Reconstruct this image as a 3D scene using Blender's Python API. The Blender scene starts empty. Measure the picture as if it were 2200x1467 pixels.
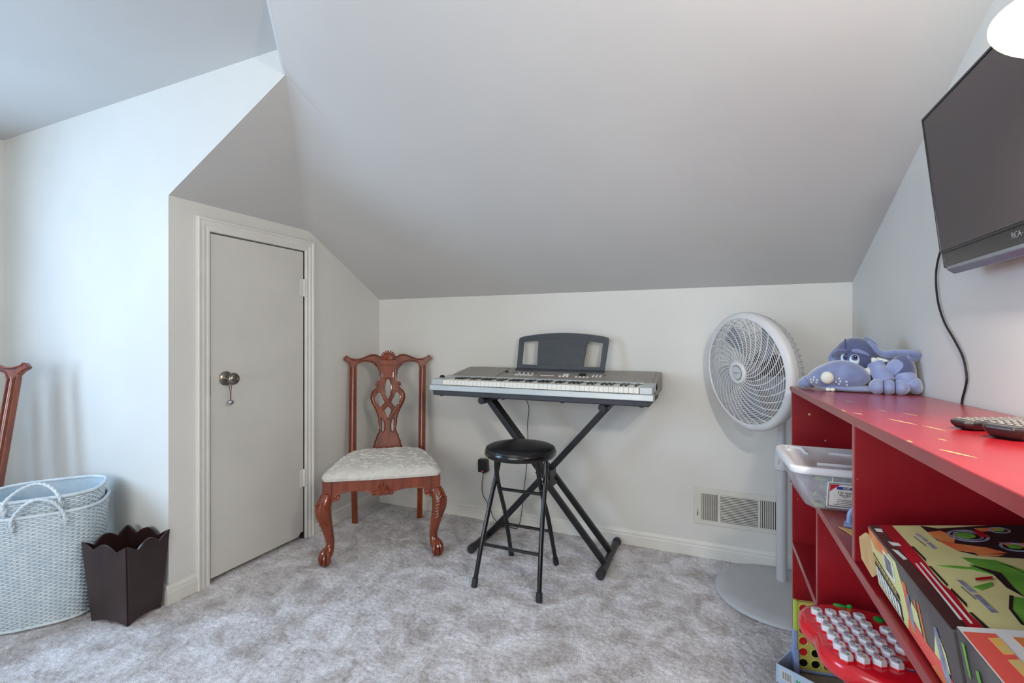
import bpy, bmesh, math, random
import numpy as np
from mathutils import Vector, Matrix, Euler
from mathutils.geometry import tessellate_polygon
random.seed(7)
R = math.radians
SC = bpy.context.scene
COL = SC.collection

# ------------------------------------------------------------------ camera
F_PX = 1021.0
CAM_H = 1.14
YAW = math.atan2(442.0, 1021.0)
cd = bpy.data.cameras.new('camera')
cam = bpy.data.objects.new('camera', cd)
COL.objects.link(cam)
cam.location = (0, 0, CAM_H)
cam.rotation_euler = (R(90), 0, YAW)
cd.sensor_width = 36.0
cd.lens = 36.0 * F_PX / 2200.0
cd.shift_y = -(733.5 - 722.0) / 2200.0
cd.clip_start = 0.02
SC.camera = cam

# ------------------------------------------------------------------ light
SC.view_settings.view_transform = 'Standard'
SC.view_settings.look = 'None'
SC.view_settings.exposure = 0.0
SC.view_settings.gamma = 1.0
SC.view_settings.use_curve_mapping = False
world = bpy.data.worlds.new('World')
SC.world = world
world.use_nodes = True
bg = world.node_tree.nodes['Background']
bg.inputs[0].default_value = (0.62, 0.80, 1.0, 1)
bg.inputs[1].default_value = 1.2

def area(name, loc, rot, sx, sy, watts, color, spread=180):
    l = bpy.data.lights.new(name, 'AREA')
    l.shape = 'RECTANGLE'; l.size = sx; l.size_y = sy; l.energy = watts; l.color = color
    l.spread = R(spread)
    o = bpy.data.objects.new(name, l); COL.objects.link(o)
    o.location = loc; o.rotation_euler = rot
    return o
# daylight entering by the dormer window (left); rear area light is added fill
area('window_daylight_dormer', (-3.48, -0.16, 1.38), (0, R(-88), 0), 1.10, 1.06, 52, (0.45, 0.68, 1.0))
area('added_fill_rear', (-0.9, -2.16, 1.30), (R(90), 0, 0), 1.9, 1.15, 36, (1.0, 0.975, 0.935))

# ------------------------------------------------------------------ materials
def srgb(r, g, b):
    f = lambda c: (c / 255 / 12.92) if c / 255 <= 0.04045 else ((c / 255 + 0.055) / 1.055) ** 2.4
    return (f(r), f(g), f(b), 1.0)

def mat(name, col, rough=0.5, metal=0.0, var=None, vscale=8.0, vlo=0.35, vhi=0.65, bump=0.0, bscale=60.0,
        bdist=0.002, spec=0.5, emit=None, estr=0.0, trans=0.0, coat=0.0, sub=0.0, sheen=0.0, stretch=None, detail=4.0, ior=1.45, alpha=1.0):
    m = bpy.data.materials.new(name); m.use_nodes = True
    nt = m.node_tree; b = nt.nodes['Principled BSDF']
    b.inputs['Base Color'].default_value = col
    b.inputs['Roughness'].default_value = rough
    b.inputs['Metallic'].default_value = metal
    b.inputs['Specular IOR Level'].default_value = spec
    b.inputs['IOR'].default_value = ior
    b.inputs['Alpha'].default_value = alpha
    if trans: b.inputs['Transmission Weight'].default_value = trans
    if coat: b.inputs['Coat Weight'].default_value = coat; b.inputs['Coat Roughness'].default_value = 0.12
    if sheen: b.inputs['Sheen Weight'].default_value = sheen
    if sub:
        b.inputs['Subsurface Weight'].default_value = sub
        b.inputs['Subsurface Radius'].default_value = (0.01, 0.01, 0.01)
    if emit: b.inputs['Emission Color'].default_value = emit; b.inputs['Emission Strength'].default_value = estr
    if var or bump:
        tc = nt.nodes.new('ShaderNodeTexCoord'); src = tc.outputs['Object']
        if stretch:
            mp = nt.nodes.new('ShaderNodeMapping'); mp.inputs['Scale'].default_value = stretch
            nt.links.new(src, mp.inputs['Vector']); src = mp.outputs['Vector']
    if var:
        n = nt.nodes.new('ShaderNodeTexNoise'); n.inputs['Scale'].default_value = vscale; n.inputs['Detail'].default_value = detail
        nt.links.new(src, n.inputs['Vector'])
        r = nt.nodes.new('ShaderNodeValToRGB')
        r.color_ramp.elements[0].position = vlo; r.color_ramp.elements[1].position = vhi
        r.color_ramp.elements[0].color = var; r.color_ramp.elements[1].color = col
        nt.links.new(n.outputs['Fac'], r.inputs['Fac']); nt.links.new(r.outputs['Color'], b.inputs['Base Color'])
    if bump:
        n2 = nt.nodes.new('ShaderNodeTexNoise'); n2.inputs['Scale'].default_value = bscale; n2.inputs['Detail'].default_value = 3
        nt.links.new(src, n2.inputs['Vector'])
        bp = nt.nodes.new('ShaderNodeBump'); bp.inputs['Strength'].default_value = bump; bp.inputs['Distance'].default_value = bdist
        nt.links.new(n2.outputs['Fac'], bp.inputs['Height']); nt.links.new(bp.outputs['Normal'], b.inputs['Normal'])
    return m

M = {}
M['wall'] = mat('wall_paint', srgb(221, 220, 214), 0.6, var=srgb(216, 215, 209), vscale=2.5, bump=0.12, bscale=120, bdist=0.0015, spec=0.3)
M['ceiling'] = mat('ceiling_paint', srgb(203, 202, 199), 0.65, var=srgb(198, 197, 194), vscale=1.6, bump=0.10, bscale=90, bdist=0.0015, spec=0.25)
M['trim'] = mat('trim_paint', srgb(227, 226, 219), 0.38, var=srgb(220, 218, 210), vscale=6, bump=0.05, bscale=200, bdist=0.0008)
M['door'] = mat('door_paint', srgb(214, 212, 204), 0.45, var=srgb(207, 205, 198), vscale=3, bump=0.05, bscale=160, bdist=0.001)
M['gap'] = mat('dark_wood_gap', srgb(70, 48, 38), 0.8, var=srgb(45, 30, 24), vscale=30)
M['nickel'] = mat('brushed_nickel', srgb(150, 142, 132), 0.28, 1.0, var=srgb(120, 112, 104), vscale=40)
M['silver'] = mat('silver_bell_metal', srgb(190, 190, 195), 0.18, 1.0, var=srgb(160, 160, 168), vscale=30)
M['redcord'] = mat('red_cord', srgb(110, 40, 42), 0.8, var=srgb(85, 30, 34), vscale=300)
M['wood'] = mat('cherry_wood', srgb(152, 70, 32), 0.23, var=srgb(98, 38, 18), vscale=9, vlo=0.25, vhi=0.8, stretch=(3, 3, 0.6), detail=6, coat=0.6, bump=0.03, bscale=150, bdist=0.0004)
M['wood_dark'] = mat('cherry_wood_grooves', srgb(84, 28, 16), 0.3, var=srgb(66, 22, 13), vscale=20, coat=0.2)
M['black_satin'] = mat('black_powder_coat', srgb(30, 30, 33), 0.38, var=srgb(24, 24, 27), vscale=60, bump=0.06, bscale=500, bdist=0.0004)
M['black_gloss'] = mat('black_gloss_paint', srgb(17, 17, 19), 0.22, var=srgb(13, 13, 15), vscale=20, coat=0.3)
M['black_vinyl'] = mat('black_vinyl', srgb(20, 20, 22), 0.34, var=srgb(15, 15, 17), vscale=40, bump=0.25, bscale=350, bdist=0.0006)
M['rubber'] = mat('dark_rubber', srgb(46, 46, 50), 0.65, var=srgb(38, 38, 42), vscale=80)
M['kb_grey'] = mat('keyboard_warm_grey', srgb(146, 140, 131), 0.42, var=srgb(138, 132, 123), vscale=14, bump=0.05, bscale=600, bdist=0.0003)
M['kb_silver'] = mat('keyboard_silver', srgb(190, 196, 196), 0.35, 0.25, var=srgb(183, 190, 191), vscale=12)
M['kb_base'] = mat('keyboard_base', srgb(66, 68, 74), 0.55, var=srgb(60, 62, 68), vscale=18)
M['rest'] = mat('music_rest_plastic', srgb(70, 74, 79), 0.5, var=srgb(64, 68, 73), vscale=25, bump=0.06, bscale=700, bdist=0.0003)
M['key_w'] = mat('ivory_key', srgb(232, 231, 222), 0.3, var=srgb(226, 225, 215), vscale=40)
M['key_b'] = mat('ebony_key', srgb(34, 28, 30), 0.3, var=srgb(28, 23, 25), vscale=60)
M['white_pl'] = mat('white_plastic', srgb(232, 232, 230), 0.35, var=srgb(226, 226, 224), vscale=30)
M['fan'] = mat('fan_grey_plastic', srgb(194, 194, 194), 0.42, var=srgb(188, 188, 189), vscale=12)
M['fan_ring'] = mat('fan_ring_plastic', srgb(214, 214, 213), 0.36, var=srgb(208, 208, 208), vscale=10)
M['fan_blade'] = mat('fan_blade_grey', srgb(150, 152, 160), 0.3, var=srgb(142, 144, 152), vscale=10)
M['fan_dark'] = mat('fan_motor_housing', srgb(92, 84, 82), 0.5, var=srgb(80, 72, 70), vscale=14)
M['plate'] = mat('outlet_plate', srgb(226, 222, 210), 0.4, var=srgb(220, 216, 204), vscale=40)
M['vent_dark'] = mat('duct_shadow', srgb(66, 44, 38), 0.8, var=srgb(48, 34, 30), vscale=30)
M['vent'] = mat('register_enamel', srgb(218, 216, 206), 0.42, var=srgb(210, 208, 198), vscale=12)
M['tv_frame'] = mat('tv_bezel', srgb(40, 37, 37), 0.3, var=srgb(34, 31, 31), vscale=30, coat=0.25)
M['tv_screen'] = mat('tv_screen', srgb(74, 67, 66), 0.34, var=srgb(70, 63, 63), vscale=3, spec=0.55)
M['tv_silver'] = mat('tv_silver_strip', srgb(150, 155, 162), 0.3, 0.6, var=srgb(138, 143, 150), vscale=20)
M['cable'] = mat('black_cable', srgb(38, 32, 36), 0.5, var=srgb(30, 26, 29), vscale=60)
M['led'] = mat('red_led', srgb(255, 40, 50), 0.4, emit=srgb(255, 40, 60), estr=2.0)
M['basket'] = mat('pale_blue_weave', srgb(220, 229, 233), 0.34, var=srgb(200, 214, 222), vscale=22, bump=0.1, bscale=300, bdist=0.0005)
M['basket_in'] = mat('weave_backing', srgb(190, 207, 217), 0.55, var=srgb(176, 196, 208), vscale=30)
M['bin'] = mat('espresso_wood', srgb(50, 32, 30), 0.3, var=srgb(40, 25, 24), vscale=16, stretch=(1, 1, 0.3), coat=0.35)
M['plush'] = mat('periwinkle_plush', srgb(124, 138, 178), 0.9, var=srgb(106, 120, 163), vscale=26, sheen=0.8, bump=0.25, bscale=420, bdist=0.0008)
M['plush_d'] = mat('navy_plush', srgb(78, 88, 126), 0.9, var=srgb(66, 75, 112), vscale=30, sheen=0.7, bump=0.25, bscale=420, bdist=0.0008)
M['plush_l'] = mat('light_periwinkle_plush', srgb(142, 156, 196), 0.9, var=srgb(126, 140, 184), vscale=26, sheen=0.8, bump=0.25, bscale=420, bdist=0.0008)
M['plush_w'] = mat('cream_felt', srgb(222, 226, 216), 0.9, var=srgb(206, 212, 202), vscale=40, bump=0.2, bscale=300, bdist=0.0006)
M['thread'] = mat('dark_seam_thread', srgb(62, 70, 120), 0.9, var=srgb(54, 62, 108), vscale=90)
M['eye_w'] = mat('pale_eye', srgb(196, 220, 226), 0.35, var=srgb(188, 212, 220), vscale=60)
M['iris'] = mat('blue_iris', srgb(80, 88, 140), 0.3, var=srgb(70, 78, 128), vscale=90)
M['pupil'] = mat('pupil_black', srgb(16, 16, 22), 0.15, var=srgb(12, 12, 17), vscale=50)
M['remote'] = mat('remote_black', srgb(44, 36, 36), 0.25, var=srgb(36, 29, 29), vscale=20, coat=0.3)
M['remote_face'] = mat('remote_face', srgb(86, 84, 84), 0.35, var=srgb(76, 74, 74), vscale=30)
M['remote_btn'] = mat('remote_button', srgb(140, 134, 128), 0.4, var=srgb(110, 104, 100), vscale=200)
M['apple'] = mat('glossy_red_plastic', srgb(226, 30, 44), 0.16, var=srgb(216, 25, 40), vscale=8, coat=0.5)
M['key_toy'] = mat('white_toy_key', srgb(232, 234, 240), 0.3, var=srgb(224, 227, 234), vscale=40)
M['green'] = mat('leaf_green_plastic', srgb(38, 178, 78), 0.3, var=srgb(30, 164, 70), vscale=30)
M['green_lt'] = mat('lime_plastic', srgb(196, 226, 96), 0.35, var=srgb(186, 216, 88), vscale=20)
M['blue_ink'] = mat('blue_ink', srgb(58, 66, 150), 0.5, var=srgb(52, 60, 140), vscale=50)
M['red_ink'] = mat('red_ink', srgb(200, 40, 60), 0.5, var=srgb(190, 36, 54), vscale=50)
M['c4_yellow'] = mat('game_board_yellow', srgb(216, 198, 108), 0.4, var=srgb(206, 188, 100), vscale=14)
M['c4_blue'] = mat('game_blue_plastic', srgb(154, 174, 216), 0.4, var=srgb(142, 162, 206), vscale=20)
M['c4_red'] = mat('red_checker', srgb(222, 40, 50), 0.35, var=srgb(210, 34, 46), vscale=30)
M['c4_black'] = mat('black_checker', srgb(26, 18, 20), 0.35, var=srgb(20, 14, 16), vscale=30)
M['card'] = mat('kraft_cardboard', srgb(198, 164, 118), 0.85, var=srgb(184, 150, 106), vscale=24, stretch=(1, 6, 1))
M['tray'] = mat('printed_pale_blue_card', srgb(190, 208, 226), 0.55, var=srgb(180, 199, 219), vscale=12)
M['tray_in'] = mat('grey_card_inside', srgb(150, 140, 128), 0.8, var=srgb(136, 126, 114), vscale=18)
M['paper_w'] = mat('white_print', srgb(238, 238, 232), 0.55, var=srgb(230, 230, 224), vscale=30)
M['ink_k'] = mat('black_ink', srgb(34, 30, 30), 0.55, var=srgb(28, 24, 24), vscale=60)
M['ink_g'] = mat('grey_ink', srgb(120, 118, 118), 0.55, var=srgb(108, 106, 106), vscale=80)
M['box_y'] = mat('pale_yellow_print', srgb(232, 230, 160), 0.4, var=srgb(222, 214, 150), vscale=9)
M['box_red'] = mat('crimson_print', srgb(196, 26, 44), 0.4, var=srgb(150, 22, 34), vscale=8)
M['box_brown'] = mat('dark_brown_print', srgb(84, 52, 48), 0.4, var=srgb(66, 40, 38), vscale=14)
M['box_org'] = mat('orange_print', srgb(226, 104, 66), 0.42, var=srgb(232, 150, 84), vscale=22)
M['box_coral'] = mat('coral_print', srgb(246, 96, 88), 0.42, var=srgb(240, 104, 84), vscale=12)
M['box_gold'] = mat('gold_print', srgb(248, 192, 96), 0.42, var=srgb(226, 206, 140), vscale=60)
M['box_green'] = mat('green_print', srgb(120, 186, 70), 0.42, var=srgb(86, 156, 58), vscale=26)
M['box_side'] = mat('box_side_art', srgb(104, 98, 94), 0.45, var=srgb(70, 62, 66), vscale=10)
M['box_steel'] = mat('steel_blue_print', srgb(168, 172, 190), 0.42, var=srgb(120, 122, 140), vscale=60)
M['toy_y'] = mat('pale_green_toy', srgb(202, 206, 142), 0.5, var=srgb(176, 184, 120), vscale=40)
M['toy_grey'] = mat('grey_toy', srgb(150, 156, 150), 0.5, var=srgb(128, 136, 132), vscale=40)
M['arm'] = mat('lamp_arm_white', srgb(205, 203, 198), 0.35, 0.2, var=srgb(196, 194, 190), vscale=30)

def mat_carpet():
    m = bpy.data.materials.new('grey_carpet'); m.use_nodes = True
    nt = m.node_tree; b = nt.nodes['Principled BSDF']; L = nt.links.new
    b.inputs['Roughness'].default_value = 0.95; b.inputs['Specular IOR Level'].default_value = 0.1
    b.inputs['Sheen Weight'].default_value = 0.3
    tc = nt.nodes.new('ShaderNodeTexCoord')
    n1 = nt.nodes.new('ShaderNodeTexNoise'); n1.inputs['Scale'].default_value = 8.0; n1.inputs['Detail'].default_value = 9; n1.inputs['Roughness'].default_value = 0.72; n1.inputs['Distortion'].default_value = 0.6
    n2 = nt.nodes.new('ShaderNodeTexNoise'); n2.inputs['Scale'].default_value = 260; n2.inputs['Detail'].default_value = 3
    L(tc.outputs['Object'], n1.inputs['Vector']); L(tc.outputs['Object'], n2.inputs['Vector'])
    r1 = nt.nodes.new('ShaderNodeValToRGB'); r1.color_ramp.elements[0].position = 0.36; r1.color_ramp.elements[1].position = 0.64
    r1.color_ramp.elements[0].color = srgb(172, 164, 160); r1.color_ramp.elements[1].color = srgb(240, 239, 243)
    r2 = nt.nodes.new('ShaderNodeValToRGB'); r2.color_ramp.elements[0].position = 0.32; r2.color_ramp.elements[1].position = 0.68
    r2.color_ramp.elements[0].color = (0.66, 0.65, 0.65, 1); r2.color_ramp.elements[1].color = (1.16, 1.16, 1.16, 1)
    L(n1.outputs['Fac'], r1.inputs['Fac']); L(n2.outputs['Fac'], r2.inputs['Fac'])
    mx = nt.nodes.new('ShaderNodeMix'); mx.data_type = 'RGBA'; mx.blend_type = 'MULTIPLY'; mx.inputs[0].default_value = 1.0
    L(r1.outputs['Color'], mx.inputs[6]); L(r2.outputs['Color'], mx.inputs[7]); L(mx.outputs[2], b.inputs['Base Color'])
    bp = nt.nodes.new('ShaderNodeBump'); bp.inputs['Strength'].default_value = 0.6; bp.inputs['Distance'].default_value = 0.004
    L(n2.outputs['Fac'], bp.inputs['Height']); L(bp.outputs['Normal'], b.inputs['Normal'])
    return m
M['carpet'] = mat_carpet()

def mat_redpaint():
    m = bpy.data.materials.new('chipped_red_paint'); m.use_nodes = True
    nt = m.node_tree; b = nt.nodes['Principled BSDF']; L = nt.links.new
    b.inputs['Roughness'].default_value = 0.3; b.inputs['Coat Weight'].default_value = 0.35; b.inputs['Coat Roughness'].default_value = 0.22
    tc = nt.nodes.new('ShaderNodeTexCoord')
    n1 = nt.nodes.new('ShaderNodeTexNoise'); n1.inputs['Scale'].default_value = 5; n1.inputs['Detail'].default_value = 6
    L(tc.outputs['Object'], n1.inputs['Vector'])
    r1 = nt.nodes.new('ShaderNodeValToRGB'); r1.color_ramp.elements[0].position = 0.3; r1.color_ramp.elements[1].position = 0.7
    r1.color_ramp.elements[0].color = srgb(142, 18, 30); r1.color_ramp.elements[1].color = srgb(168, 30, 40)
    L(n1.outputs['Fac'], r1.inputs['Fac'])
    mp = nt.nodes.new('ShaderNodeMapping'); mp.inputs['Scale'].default_value = (60, 14, 60)
    L(tc.outputs['Object'], mp.inputs['Vector'])
    n2 = nt.nodes.new('ShaderNodeTexNoise'); n2.inputs['Scale'].default_value = 1.0; n2.inputs['Detail'].default_value = 2
    L(mp.outputs['Vector'], n2.inputs['Vector'])
    r2 = nt.nodes.new('ShaderNodeValToRGB'); r2.color_ramp.elements[0].position = 0.765; r2.color_ramp.elements[1].position = 0.775
    r2.color_ramp.elements[0].color = (0, 0, 0, 1); r2.color_ramp.elements[1].color = (1, 1, 1, 1)
    L(n2.outputs['Fac'], r2.inputs['Fac'])
    mx = nt.nodes.new('ShaderNodeMix'); mx.data_type = 'RGBA'
    L(r2.outputs['Color'], mx.inputs[0]); L(r1.outputs['Color'], mx.inputs[6]); mx.inputs[7].default_value = srgb(226, 206, 140)
    L(mx.outputs[2], b.inputs['Base Color'])
    bp = nt.nodes.new('ShaderNodeBump'); bp.inputs['Strength'].default_value = 0.1; bp.inputs['Distance'].default_value = 0.002
    L(n1.outputs['Fac'], bp.inputs['Height']); L(bp.outputs['Normal'], b.inputs['Normal'])
    return m
M['red'] = mat_redpaint()

def mat_damask():
    m = bpy.data.materials.new('cream_damask'); m.use_nodes = True
    nt = m.node_tree; b = nt.nodes['Principled BSDF']; L = nt.links.new
    b.inputs['Roughness'].default_value = 0.7; b.inputs['Sheen Weight'].default_value = 0.3
    tc = nt.nodes.new('ShaderNodeTexCoord')
    n = nt.nodes.new('ShaderNodeTexNoise'); n.inputs['Scale'].default_value = 9; n.inputs['Detail'].default_value = 1.0
    L(tc.outputs['Object'], n.inputs['Vector'])
    mp = nt.nodes.new('ShaderNodeVectorMath'); mp.operation = 'MULTIPLY_ADD'
    mp.inputs[1].default_value = (0.16, 0.16, 0.16)
    L(n.outputs['Color'], mp.inputs[0]); L(tc.outputs['Object'], mp.inputs[2])
    v = nt.nodes.new('ShaderNodeTexVoronoi'); v.feature = 'F1'; v.inputs['Scale'].default_value = 13
    L(mp.outputs[0], v.inputs['Vector'])
    w = nt.nodes.new('ShaderNodeMath'); w.operation = 'SINE'
    mu = nt.nodes.new('ShaderNodeMath'); mu.operation = 'MULTIPLY'; mu.inputs[1].default_value = 13
    L(v.outputs['Distance'], mu.inputs[0]); L(mu.outputs[0], w.inputs[0])
    r = nt.nodes.new('ShaderNodeValToRGB')
    e = r.color_ramp.elements
    e[0].position = 0.2; e[0].color = srgb(204, 200, 190); e[1].position = 0.8; e[1].color = srgb(213, 210, 201)
    sc = nt.nodes.new('ShaderNodeMath'); sc.operation = 'MULTIPLY_ADD'; sc.inputs[1].default_value = 0.5; sc.inputs[2].default_value = 0.5
    L(w.outputs[0], sc.inputs[0]); L(sc.outputs[0], r.inputs['Fac']); L(r.outputs['Color'], b.inputs['Base Color'])
    bp = nt.nodes.new('ShaderNodeBump'); bp.inputs['Strength'].default_value = 0.25; bp.inputs['Distance'].default_value = 0.001
    L(sc.outputs[0], bp.inputs['Height']); L(bp.outputs['Normal'], b.inputs['Normal'])
    return m
M['damask'] = mat_damask()
M['scroll'] = mat('damask_scroll_thread', srgb(232, 230, 223), 0.5, var=srgb(222, 219, 211), vscale=60)
M['scroll_d'] = mat('damask_outline_thread', srgb(176, 171, 162), 0.6, var=srgb(168, 163, 154), vscale=60)

def mat_thin(name, col, alpha, rough=0.25):
    # see-through plastic: part clear, part milky
    m = bpy.data.materials.new(name); m.use_nodes = True
    nt = m.node_tree; b = nt.nodes['Principled BSDF']; L = nt.links.new
    b.inputs['Base Color'].default_value = col; b.inputs['Roughness'].default_value = rough
    tr = nt.nodes.new('ShaderNodeBsdfTransparent'); mx = nt.nodes.new('ShaderNodeMixShader')
    tc = nt.nodes.new('ShaderNodeTexCoord'); n = nt.nodes.new('ShaderNodeTexNoise'); n.inputs['Scale'].default_value = 14
    L(tc.outputs['Object'], n.inputs['Vector'])
    mr = nt.nodes.new('ShaderNodeMapRange'); mr.inputs['To Min'].default_value = alpha - 0.06; mr.inputs['To Max'].default_value = alpha + 0.06
    L(n.outputs['Fac'], mr.inputs['Value']); L(mr.outputs[0], mx.inputs[0])
    L(tr.outputs[0], mx.inputs[1]); L(b.outputs[0], mx.inputs[2])
    L(mx.outputs[0], nt.nodes['Material Output'].inputs['Surface'])
    return m
M['clear'] = mat_thin('clear_milky_plastic', srgb(226, 232, 238), 0.26)
M['lid'] = mat('frosted_white_lid', srgb(232, 233, 236), 0.32, var=srgb(224, 226, 230), vscale=10)
M['pane'] = mat_thin('window_glass', srgb(230, 240, 245), 0.08, 0.02)

def mat_shade():
    m = bpy.data.materials.new('frosted_lamp_shade'); m.use_nodes = True
    nt = m.node_tree; b = nt.nodes['Principled BSDF']; L = nt.links.new
    tc = nt.nodes.new('ShaderNodeTexCoord'); n = nt.nodes.new('ShaderNodeTexNoise'); n.inputs['Scale'].default_value = 12
    r = nt.nodes.new('ShaderNodeValToRGB'); r.color_ramp.elements[0].color = srgb(236, 234, 222); r.color_ramp.elements[1].color = srgb(244, 243, 234)
    L(tc.outputs['Object'], n.inputs['Vector']); L(n.outputs['Fac'], r.inputs['Fac']); L(r.outputs['Color'], b.inputs['Base Color'])
    b.inputs['Roughness'].default_value = 0.4
    t = nt.nodes.new('ShaderNodeBsdfTranslucent'); t.inputs[0].default_value = srgb(255, 246, 224)
    mx = nt.nodes.new('ShaderNodeMixShader'); mx.inputs[0].default_value = 0.45
    L(b.outputs[0], mx.inputs[1]); L(t.outputs[0], mx.inputs[2]); L(mx.outputs[0], nt.nodes['Material Output'].inputs['Surface'])
    return m
M['shade'] = mat_shade()
M['bulb'] = mat('lit_bulb', srgb(255, 240, 214), 0.4, emit=srgb(255, 226, 176), estr=2.0)

# ------------------------------------------------------------------ mesh helpers
class MB:
    def __init__(s): s.v = []; s.f = []; s.sm = []
    def add(s, vs, fs, smooth=False, xf=None):
        o = len(s.v)
        if xf is not None: vs = [xf @ Vector(p) for p in vs]
        s.v += [tuple(p) for p in vs]
        for f in fs: s.f.append(tuple(i + o for i in f)); s.sm.append(smooth)
        return s
    def box(s, x0, x1, y0, y1, z0, z1, xf=None):
        vs = [(x, y, z) for z in (z0, z1) for y in (y0, y1) for x in (x0, x1)]
        return s.add(vs, [(0, 2, 3, 1), (4, 5, 7, 6), (0, 1, 5, 4), (1, 3, 7, 5), (3, 2, 6, 7), (2, 0, 4, 6)], False, xf)
    def prism(s, outer, z0, z1, holes=(), xf=None, smooth=False):
        def area2(p): return sum(p[i][0] * p[(i + 1) % len(p)][1] - p[(i + 1) % len(p)][0] * p[i][1] for i in range(len(p)))
        loops = [list(outer) if area2(outer) > 0 else list(outer)[::-1]] + [list(h) if area2(h) < 0 else list(h)[::-1] for h in holes]
        flat = [p for l in loops for p in l]; n = len(flat)
        vs = [(p[0], p[1], z0) for p in flat] + [(p[0], p[1], z1) for p in flat]
        fs = []
        if not holes:
            fs += [tuple(range(n))[::-1], tuple(range(n, 2 * n))]
        else:
            for t in tessellate_polygon([[Vector((p[0], p[1], 0)) for p in l] for l in loops]):
                a, b, c = [flat[i] for i in t]
                if (b[0] - a[0]) * (c[1] - a[1]) - (b[1] - a[1]) * (c[0] - a[0]) < 0: t = (t[0], t[2], t[1])
                fs += [(t[0] + n, t[1] + n, t[2] + n), (t[2], t[1], t[0])]
        s.add(vs, fs, False, xf)
        o = len(s.v) - 2 * n; k = 0
        for l in loops:
            m = len(l)
            for i in range(m):
                a, b = k + i, k + (i + 1) % m
                s.f.append((o + a, o + b, o + b + n, o + a + n)); s.sm.append(smooth)
            k += m
        return s
    def tube(s, pts, r, n=8, caps=True, closed=False, xf=None, smooth=True, flat=None, up=None):
        pts = [Vector(p) for p in pts]; m = len(pts)
        rs = r if isinstance(r, (list, tuple)) else [r] * m
        T = []
        for i in range(m):
            a = pts[(i - 1) % m] if (closed or i > 0) else pts[i]
            b = pts[(i + 1) % m] if (closed or i < m - 1) else pts[i]
            d = b - a; T.append(d.normalized() if d.length > 1e-9 else Vector((0, 0, 1)))
        t0 = T[0]
        nrm = Vector(up) if up else (Vector((0, 0, 1)) if abs(t0.z) < 0.9 else Vector((1, 0, 0)))
        nrm = (nrm - t0 * nrm.dot(t0)).normalized()
        vs = []
        for i in range(m):
            if up: nrm = Vector(up)
            nrm = (nrm - T[i] * nrm.dot(T[i])).normalized(); bn = T[i].cross(nrm)
            ka, kb = (flat if flat else (1, 1))
            for k in range(n):
                a = 2 * math.pi * (k + 0.5) / n
                vs.append(pts[i] + rs[i] * (math.cos(a) * nrm * ka + math.sin(a) * bn * kb))
        fs = []
        for i in range(m if closed else m - 1):
            j = (i + 1) % m
            for k in range(n):
                k2 = (k + 1) % n; fs.append((i * n + k, i * n + k2, j * n + k2, j * n + k))
        s.add(vs, fs, smooth, xf)
        if caps and not closed:
            o = len(s.v) - m * n
            s.f.append(tuple(o + k for k in range(n))[::-1]); s.sm.append(False)
            s.f.append(tuple(o + (m - 1) * n + k for k in range(n))); s.sm.append(False)
        return s
    def lathe(s, prof, n=32, xf=None, smooth=True, closed=False):
        vs = [(r * math.cos(2 * math.pi * k / n), r * math.sin(2 * math.pi * k / n), z) for r, z in prof for k in range(n)]
        fs = []; m = len(prof)
        for i in range(m if closed else m - 1):
            j = (i + 1) % m
            for k in range(n):
                k2 = (k + 1) % n; fs.append((i * n + k, i * n + k2, j * n + k2, j * n + k))
        s.add(vs, fs, smooth, xf)
        if not closed:
            o = len(s.v) - m * n
            if prof[0][0] > 1e-6: s.f.append(tuple(o + k for k in range(n))[::-1]); s.sm.append(False)
            if prof[-1][0] > 1e-6: s.f.append(tuple(o + (m - 1) * n + k for k in range(n))); s.sm.append(False)
        return s
    def ball(s, c, rx, ry=None, rz=None, nu=20, nv=12, xf=None, rot=None, p=2.0):
        ry = rx if ry is None else ry; rz = rx if rz is None else rz
        vs = []
        for j in range(nv + 1):
            ph = -math.pi / 2 + math.pi * j / nv
            for i in range(nu):
                th = 2 * math.pi * i / nu
                sg = lambda x: math.copysign(abs(x) ** (2 / p), x)
                q = Vector((rx * sg(math.cos(ph)) * sg(math.cos(th)), ry * sg(math.cos(ph)) * sg(math.sin(th)), rz * sg(math.sin(ph))))
                if rot: q = rot @ q
                vs.append(q + Vector(c))
        fs = [(j * nu + i, j * nu + (i + 1) % nu, (j + 1) * nu + (i + 1) % nu, (j + 1) * nu + i) for j in range(nv) for i in range(nu)]
        return s.add(vs, fs, True, xf)
    def grid(s, fn, nu, nv, smooth=True, xf=None, wrap=False):
        vs = [fn(i / (nu if wrap else nu - 1), j / (nv - 1)) for j in range(nv) for i in range(nu)]
        fs = []
        for j in range(nv - 1):
            for i in range(nu if wrap else nu - 1):
                i2 = (i + 1) % nu; fs.append((j * nu + i, j * nu + i2, (j + 1) * nu + i2, (j + 1) * nu + i))
        return s.add(vs, fs, smooth, xf)
    def mesh(s, name, angle=None):
        me = bpy.data.meshes.new(name); me.from_pydata(s.v, [], s.f)
        bm = bmesh.new(); bm.from_mesh(me)
        bmesh.ops.remove_doubles(bm, verts=bm.verts, dist=1e-6)
        bm.to_mesh(me); bm.free()
        return me
    def build(s, name, m, parent=None, bevel=0.0, seg=2, smooth=None, angle=35, sub=0):
        me = bpy.data.meshes.new(name); me.from_pydata(s.v, [], s.f); me.update()
        me.polygons.foreach_set('use_smooth', s.sm)
        if smooth is not None: me.polygons.foreach_set('use_smooth', [smooth] * len(me.polygons))
        if any(s.sm) or smooth: me.set_sharp_from_angle(angle=R(angle))
        me.materials.append(M[m] if isinstance(m, str) else m)
        o = bpy.data.objects.new(name, me); COL.objects.link(o); o.parent = parent
        if bevel:
            b = o.modifiers.new('bevel', 'BEVEL'); b.width = bevel; b.segments = seg; b.limit_method = 'ANGLE'; b.angle_limit = R(30); b.use_clamp_overlap = True
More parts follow.
